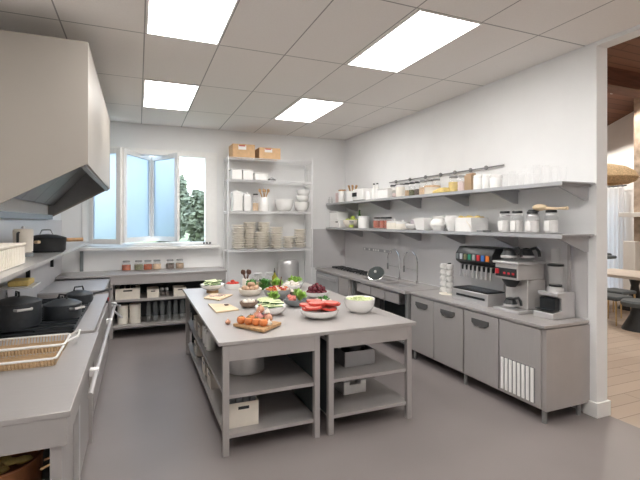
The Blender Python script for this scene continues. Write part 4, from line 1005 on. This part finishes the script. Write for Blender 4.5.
for k in range(7):
    o = MB().ball((0, 0, 0), .026, .02, .016, 9, 6, .12).build('cheese_piece', 'garlic', loc=(1.90+.06*(k % 3)+random.uniform(-.01, .01), 4.53+.06*(k//3), IZ+.036), rz=k); tag(o, 'white cheese piece on the grey plate', 'cheese', 'cheese pieces on the grey plate')
leafy('salad_leaves', 1.99, 4.62, IZ+.016, .11, .03, 40, 'herb', 'scattered green leaves among cheese on the grey plate', 'leaves', .025)
ibowl('serving_bowl', 1.64, 3.93, .19, .085, 'white_gloss', 'wide white bowl of red round slices at the island front', .72, .5)
sl = MB(); sl.mi = 0; sl.lathe([(0, 0), (.075, 0), (.08, .004), (.08, .018), (.075, .022)], 24); sl.mi = 1; sl.lathe([(.0751, .0221), (0, .0221)], 24)
sl = sl.build('red_slice', ['tomato', 'flesh_red'], loc=(1.54, 3.93, IZ+.083)); tag(sl, 'thick round red slice in the wide white bowl', 'fruit slice', 'red slices in the wide white bowl')
for k, (dx, dy, dz) in enumerate(((.10, -.07, 0), (.11, .09, 0), (-.10, .06, .024), (.19, 0, .026), (-.09, -.08, .026), (.05, .0, .027), (.13, -.06, .052), (.0, .09, .052), (-.03, -.04, .053))):
    o = copy_tree(sl, (1.62+dx*.85, 3.93+dy, IZ+.083+dz)); o.rotation_euler = (random.uniform(-.06, .06), random.uniform(-.06, .06), 0)
ibowl('salad_bowl', 2.12, 4.0, .16, .145, 'white_gloss', 'deep white bowl of pale chopped cabbage at the right front of island', .82)
b = MB()
for k in range(160):
    a = random.uniform(0, 2*PI); r = .125*math.sqrt(random.random()); q = random.uniform(.008, .018); c = (r*math.cos(a), r*math.sin(a), random.uniform(0, .03)*(1-r/.16)); b.box(c[0]-q, c[0]+q, c[1]-q*.6, c[1]+q*.6, c[2], c[2]+q*.8)
o = tag(b.build('chopped_cabbage', 'flesh_green', loc=(2.12, 4.0, IZ+.126)), 'pale yellow-green chopped cabbage in the deep white bowl', 'chopped cabbage'); o['kind'] = 'stuff'

# ---- island shelves
I1 = .4685; I2 = .1585
t = thing('stock_pot', 'wide steel pot on the middle shelf of the island, front left', 'stock pot', (.92, 3.98, I1)); MB().lathe([(0, 0), (.16, 0), (.17, .01), (.17, .24), (.176, .244), (.165, .244), (.163, .015), (0, .012)], 32).build('body', 'steel_bright', t)
for s in (-1, 1): MB().tube([(s*.17, -.04, .19), (s*.205, -.035, .195), (s*.205, .035, .195), (s*.17, .04, .19)], .007).build('handle', 'chrome', t)
white_bin(.25, .26, .20, (.80, 3.66, I2), 'white bin with black handle slot on the bottom shelf at island front')
tb = None
for k in range(4):
    loc = (.712+k*.058, 3.66, I2+.0205)
    o = MB().box(-.024, .024, -.10, .10, 0, .205).build('folder_box', 'slate_ceramic', bev=.006, loc=loc); tag(o, 'dark grey slim box filed in the white front bin', 'box', 'slim boxes in the front bin')
t = thing('storage_bin', 'grey tray bin with black contents on the middle shelf, right half of island', 'bin', (1.95, 3.82, I1))
bin_box(MB(), .32, .30, .14, .006).build('body', 'steel_shelf', t)
tag(MB().lathe([(0, 0), (.11, 0), (.12, .15), (.11, .16), (0, .16)], 24).build('black_pan', 'black', loc=(1.95, 3.82, I1+.0205)), 'black pan sitting in the grey tray bin', 'pan')
t = thing('storage_bin', 'small white bin with cut-out front on bottom shelf, right half of island', 'bin', (1.96, 3.90, I2))
b = MB(); w_, d_, h_ = .24, .22, .12; b.box(-w_/2, w_/2, -d_/2, d_/2, 0, .015); b.box(-w_/2, w_/2, d_/2-.006, d_/2, .015, h_); b.box(-w_/2, -w_/2+.006, -d_/2, d_/2-.006, .015, h_); b.box(w_/2-.006, w_/2, -d_/2, d_/2-.006, .015, h_); b.box(-w_/2+.006, w_/2-.006, -d_/2, -d_/2+.006, .015, h_*.72); b.box(-w_/2+.006, -w_/4, -d_/2, -d_/2+.006, h_*.72, h_); b.box(w_/4, w_/2-.006, -d_/2, -d_/2+.006, h_*.72, h_); b.build('body', 'white', t)
for y, z, l in ((4.55, I2, 'white bin on the island bottom shelf, nearest along the left side'), (4.95, I2, 'white bin on the island bottom shelf, second along the left side'), (5.7, I2, 'white bin on the island bottom shelf, farthest along the left side'), (5.35, I1, 'white bin on the island middle shelf, nearer along left side'), (5.75, I1, 'white bin on the island middle shelf, farther along left side')):
    white_bin(.24, .26, .15, (.80, y, z), l, group='white bins along the left side of the island', rz=-PI/2)
for k in range(3):
    canister('canister', .05, .17, 'white', ('white canister on island middle shelf, nearest of three on left side', 'white canister on island middle shelf, middle of three on left side', 'white canister on island middle shelf, farthest of three on left side')[k], (.72, 4.75+k*.14, I1), 'white_gloss', group='canisters on the island middle shelf')

# ================================================================== dining room beyond the opening
DX1 = 12.0
struct(MB().box(4.12, DX1+.2, -6, 10, -.1, -.001).build('floor', 'oak_floor'))
def cz(y): return 4.47+.36*(8.08-y)
b = MB(); b.hexa([(4.121, 9.9, cz(9.9)), (DX1, 9.9, cz(9.9)), (DX1, -5.9, cz(-5.9)), (4.121, -5.9, cz(-5.9)), (4.121, 9.9, cz(9.9)+.1), (DX1, 9.9, cz(9.9)+.1), (DX1, -5.9, cz(-5.9)+.1), (4.121, -5.9, cz(-5.9)+.1)])
struct(b.build('ceiling', 'ceiling_planks'))
b = MB()
for ya, yb_, za, zb in ((-6, 7.6, 0, 9), (8.75, 10, 0, 9), (7.6, 8.75, 2.75, 9)): b.box(DX1, DX1+.2, ya, yb_, za, zb)
struct(b.build('wall_right', 'wall'))
struct(MB().box(4.12, DX1+.2, 9.9, 10, 0, 4).build('wall_back', 'wall'))
struct(MB().box(3.98, 4.12, -6, YF-.16, 0, 9).box(3.98, 4.12, YB+.21, 9.9, 0, 9).box(4.0, 4.12, YF-.15, YB+.2, H+.09, 9).build('wall_left', 'wall'))
struct(MB().box(4.12, DX1+.2, -6.1, -6, 0, 9.5).build('wall_front', 'wall'))
for k, y in enumerate((6.3, 3.9, 1.5)):
    b = MB(); b.hexa([(4.13, y+.12, cz(y+.12)-.38), (DX1-.01, y+.12, cz(y+.12)-.38), (DX1-.01, y-.12, cz(y-.12)-.38), (4.13, y-.12, cz(y-.12)-.38), (4.13, y+.12, cz(y+.12)-.002), (DX1-.01, y+.12, cz(y+.12)-.002), (DX1-.01, y-.12, cz(y-.12)-.002), (4.13, y-.12, cz(y-.12)-.002)])
    struct(b.build('trim_%d' % (k+3), 'beam_wood'))
def downlight(x, y, label):
    t = thing('downlight', label, 'downlight', (x, y, cz(y)-.002), 0, 'downlights in the wooden ceiling'); t.rotation_euler = (-math.atan(.36), 0, 0)
    MB().lathe([(.075, -.012), (.10, -.012), (.10, -.001), (.075, -.001), (.075, -.012)], 24).build('ring', 'white', t); MB().lathe([(0, -.006), (.074, -.006), (.074, -.003), (0, -.003)], 24).build('lens', 'downlight_glow', t)
    ld = bpy.data.lights.new('downlight_lamp', 'SPOT'); ld.energy = 150; ld.spot_size = 2.3; ld.shadow_soft_size = .08; ld.color = (1, .92, .82); lo = bpy.data.objects.new('downlight_lamp', ld); COL.objects.link(lo); lo.parent = t; lo.location = (0, 0, -.03)
for x, y in ((10.42, 6.80), (10.6, 8.3), (7.0, 5.2), (9.3, 2.8), (7.0, 2.8), (6.2, .6), (9.3, .6)): downlight(x, y, 'small glowing downlight in the sloping brown wood ceiling, in a set mostly added for light')  # only the first is known; others added to light the dining room and curtains
# curtains
t = thing('curtain', 'long white pleated curtains hanging from a black rod in the dining room', 'curtain', (DX1-.12, 7.5, 0))
for s in range(2):
    pts = [(-.03*math.cos(k*.9), .0+s*.75+k*.0175) for k in range(42)]
    b = MB(); b.prism([(x-.008, y) for x, y in pts]+[(x+.008, y) for x, y in reversed(pts)], 'z', .02, 2.74); b.build('panel', 'curtain', t)
MB().cyl((0, -.05, 2.79), (0, 1.6, 2.79), .018).build('rod', 'black', t)
b = MB(); [b.tube([(.028*math.cos(a), .05+k*.12, 2.782+.028*math.sin(a)) for a in [2*PI*i/10 for i in range(10)]], .005, 5, True) for k in range(12)]; b.build('ring', 'black', t)
# window behind the curtain
wn = bpy.data.objects.new('window_2', None); COL.objects.link(wn); struct(wn)
b = MB(); b.box(DX1+.05, DX1+.12, 7.6, 7.67, .0, 2.75); b.box(DX1+.05, DX1+.12, 8.68, 8.75, 0, 2.75); b.box(DX1+.05, DX1+.12, 7.67, 8.68, 2.68, 2.75); b.box(DX1+.05, DX1+.12, 8.13, 8.2, 0, 2.68); b.build('window_frame', 'white', wn)
MB().box(DX1+.08, DX1+.09, 7.67, 8.68, .02, 2.68).build('glass_pane', 'glass', wn)
# pendant
t = thing('pendant_lamp', 'large woven rattan pendant lamp over the dining tables', 'pendant lamp', (7.9, 5.38, 2.52))
MB().lathe([(.40, .0), (.50, .04), (.55, .12), (.50, .22), (.36, .31), (.15, .37), (.03, .385), (.03, .375), (.15, .36), (.35, .30), (.485, .215), (.535, .12), (.485, .045), (.40, .0)], 40).build('shade', 'rattan', t)
MB().cyl((0, 0, .386), (0, 0, cz(5.38)-2.525), .006, n=6).build('cord', 'black', t); MB().lathe([(0, 0), (.05, 0), (.05, .03), (0, .03)], 16, (0, 0, cz(5.38)-2.56)).build('canopy', 'black', t)
MB().ball((0, 0, .22), .06).build('bulb', 'led', t)
t = thing('fireplace', 'stone chimney breast with a white mantel shelf in the dining room', 'fireplace', (0, 0, 0))
MB().box(11.2, 11.99, 3.9, 6.85, 0, 4.85).build('stone_breast', 'stone', t)
MB().box(10.95, 11.199, 4.0, 7.06, 1.95, 2.06).build('mantel', 'white', t, bev=.01)
MB().box(11.0, 11.199, 6.7, 6.98, 0, 1.36).build('white_column', 'white', t, bev=.01)
# dining tables and chairs
def dining_table(x, y, w_, d, label, rz=0):
    t = thing('dining_table', label, 'dining table', (x, y, 0), rz, 'dining tables')
    MB().box(-w_/2, w_/2, -d/2, d/2, .69, .75).build('top', 'table_top', t, bev=.01)
    MB().lathe([(0, 0), (.30, 0), (.29, .03), (.10, .30), (.07, .5), (.12, .688), (0, .688)], 24).build('pedestal', 'black', t); return t
dining_table(9.6, 5.85, 1.2, 1.7, 'pale wood dining table on a black pedestal beyond the kitchen opening')
t = thing('pedestal_stool', 'round dark stool on a black cone base at the right picture edge', 'stool', (7.85, 4.72, 0))
MB().lathe([(0, .40), (.24, .40), (.26, .43), (.26, .47), (.23, .50), (0, .505)], 28).build('seat', 'navy', t)
MB().lathe([(0, 0), (.25, 0), (.24, .03), (.13, .25), (.10, .399), (0, .399)], 24).build('cone_base', 'black', t)
def dchair(x, y, rz, label):
    t = thing('dining_stool', label, 'stool', (x, y, 0), rz, 'dark upholstered dining stools')
    MB().box(-.23, .23, -.23, .23, .43, .50).build('seat', 'navy', t, bev=.025)
    for sx in (-1, 1):
        for sy in (-1, 1): MB().tube([(sx*.20, sy*.20, .43), (sx*.22, sy*.22, 0)], [.016, .011], 8).build('leg', 'gold', t)
    return t
dc = dchair(8.0, 5.27, PI/2, 'dark grey backless stool with gold legs, nearest the opening edge')
copy_tree(dc, (8.68, 5.62, 0), PI/2, 'dark grey backless stool with gold legs, against the dining table')
def stool(x, y, label):
    t = thing('bar_stool', label, 'bar stool', (x, y, 0), 0, 'bar stools by the curtains')
    MB().box(-.24, .24, -.22, .22, .93, 1.01).build('seat', 'navy', t, bev=.03); MB().box(-.24, .24, .15, .22, 1.12, 1.28).build('backrest', 'navy', t, bev=.03)
    MB().cyl((0, 0, .03), (0, 0, .93), .03).build('post', 'black', t); MB().lathe([(0, 0), (.22, 0), (.22, .015), (.04, .029), (0, .029)], 20).build('base', 'black', t); MB().box(-.03, .03, .16, .2, 1.01, 1.12).build('back_support', 'black', t); return t
s0 = stool(10.55, 7.2, 'dark bar stool beside the white fireplace column'); copy_tree(s0, (11.2, 7.75, 0), label='dark bar stool nearest the opening edge, in front of the curtains')

# ================================================================== outside
struct(MB().box(-60, 3.9, YB+1.5, 260, -.4, -.3).box(3.9, 4.0, 10.2, 260, -.4, -.3).box(4.0, 60, 10.2, 260, -.4, -.3)  .box(12.3, 60, -20, 10.2, -.4, -.3).build('ground', 'grass'))
def tree(x, y, Rr, hgt, n, label):
    t = thing('tree', label, 'tree', (x, y, -.3), 0, 'trees outside the window')
    MB().tube([(0, 0, 0), (.1, 0, hgt*.4), (0, .1, hgt*.7)], [.25, .18, .08], 8).build('trunk', 'bark', t)
    b = MB()
    for k in range(n):
        u = Vector((random.gauss(0, 1), random.gauss(0, 1), random.gauss(0, 1))).normalized(); rad = random.uniform(.55, 1.08)
        bump = 1+.18*math.sin(u.x*5+x)*math.cos(u.z*6)
        c = Vector((u.x*Rr*rad*bump, u.y*Rr*rad*bump, hgt*.5+u.z*hgt*.5*rad*bump)); c.z = max(c.z, .15)
        d = Vector((random.gauss(0, 1), random.gauss(0, 1), random.gauss(0, .6))).normalized(); e = d.orthogonal().normalized(); l = random.uniform(.22, .42)
        b._f([b.b.verts.new(c-d*l), b.b.verts.new(c+e*l*.55), b.b.verts.new(c+d*l), b.b.verts.new(c-e*l*.55)])
    b.build('foliage', 'leaf', t)
tree(2.9, 46, 2.0, 7.2, 4500, 'tallest leafy green tree seen through the open window')
tree(5.2, 38, 1.6, 4.9, 3800, 'lower leafy tree right of the tallest one outside the window')
tree(11.5, 48, 2.6, 6.2, 2500, 'leafy tree farthest right outside, behind the window frame')
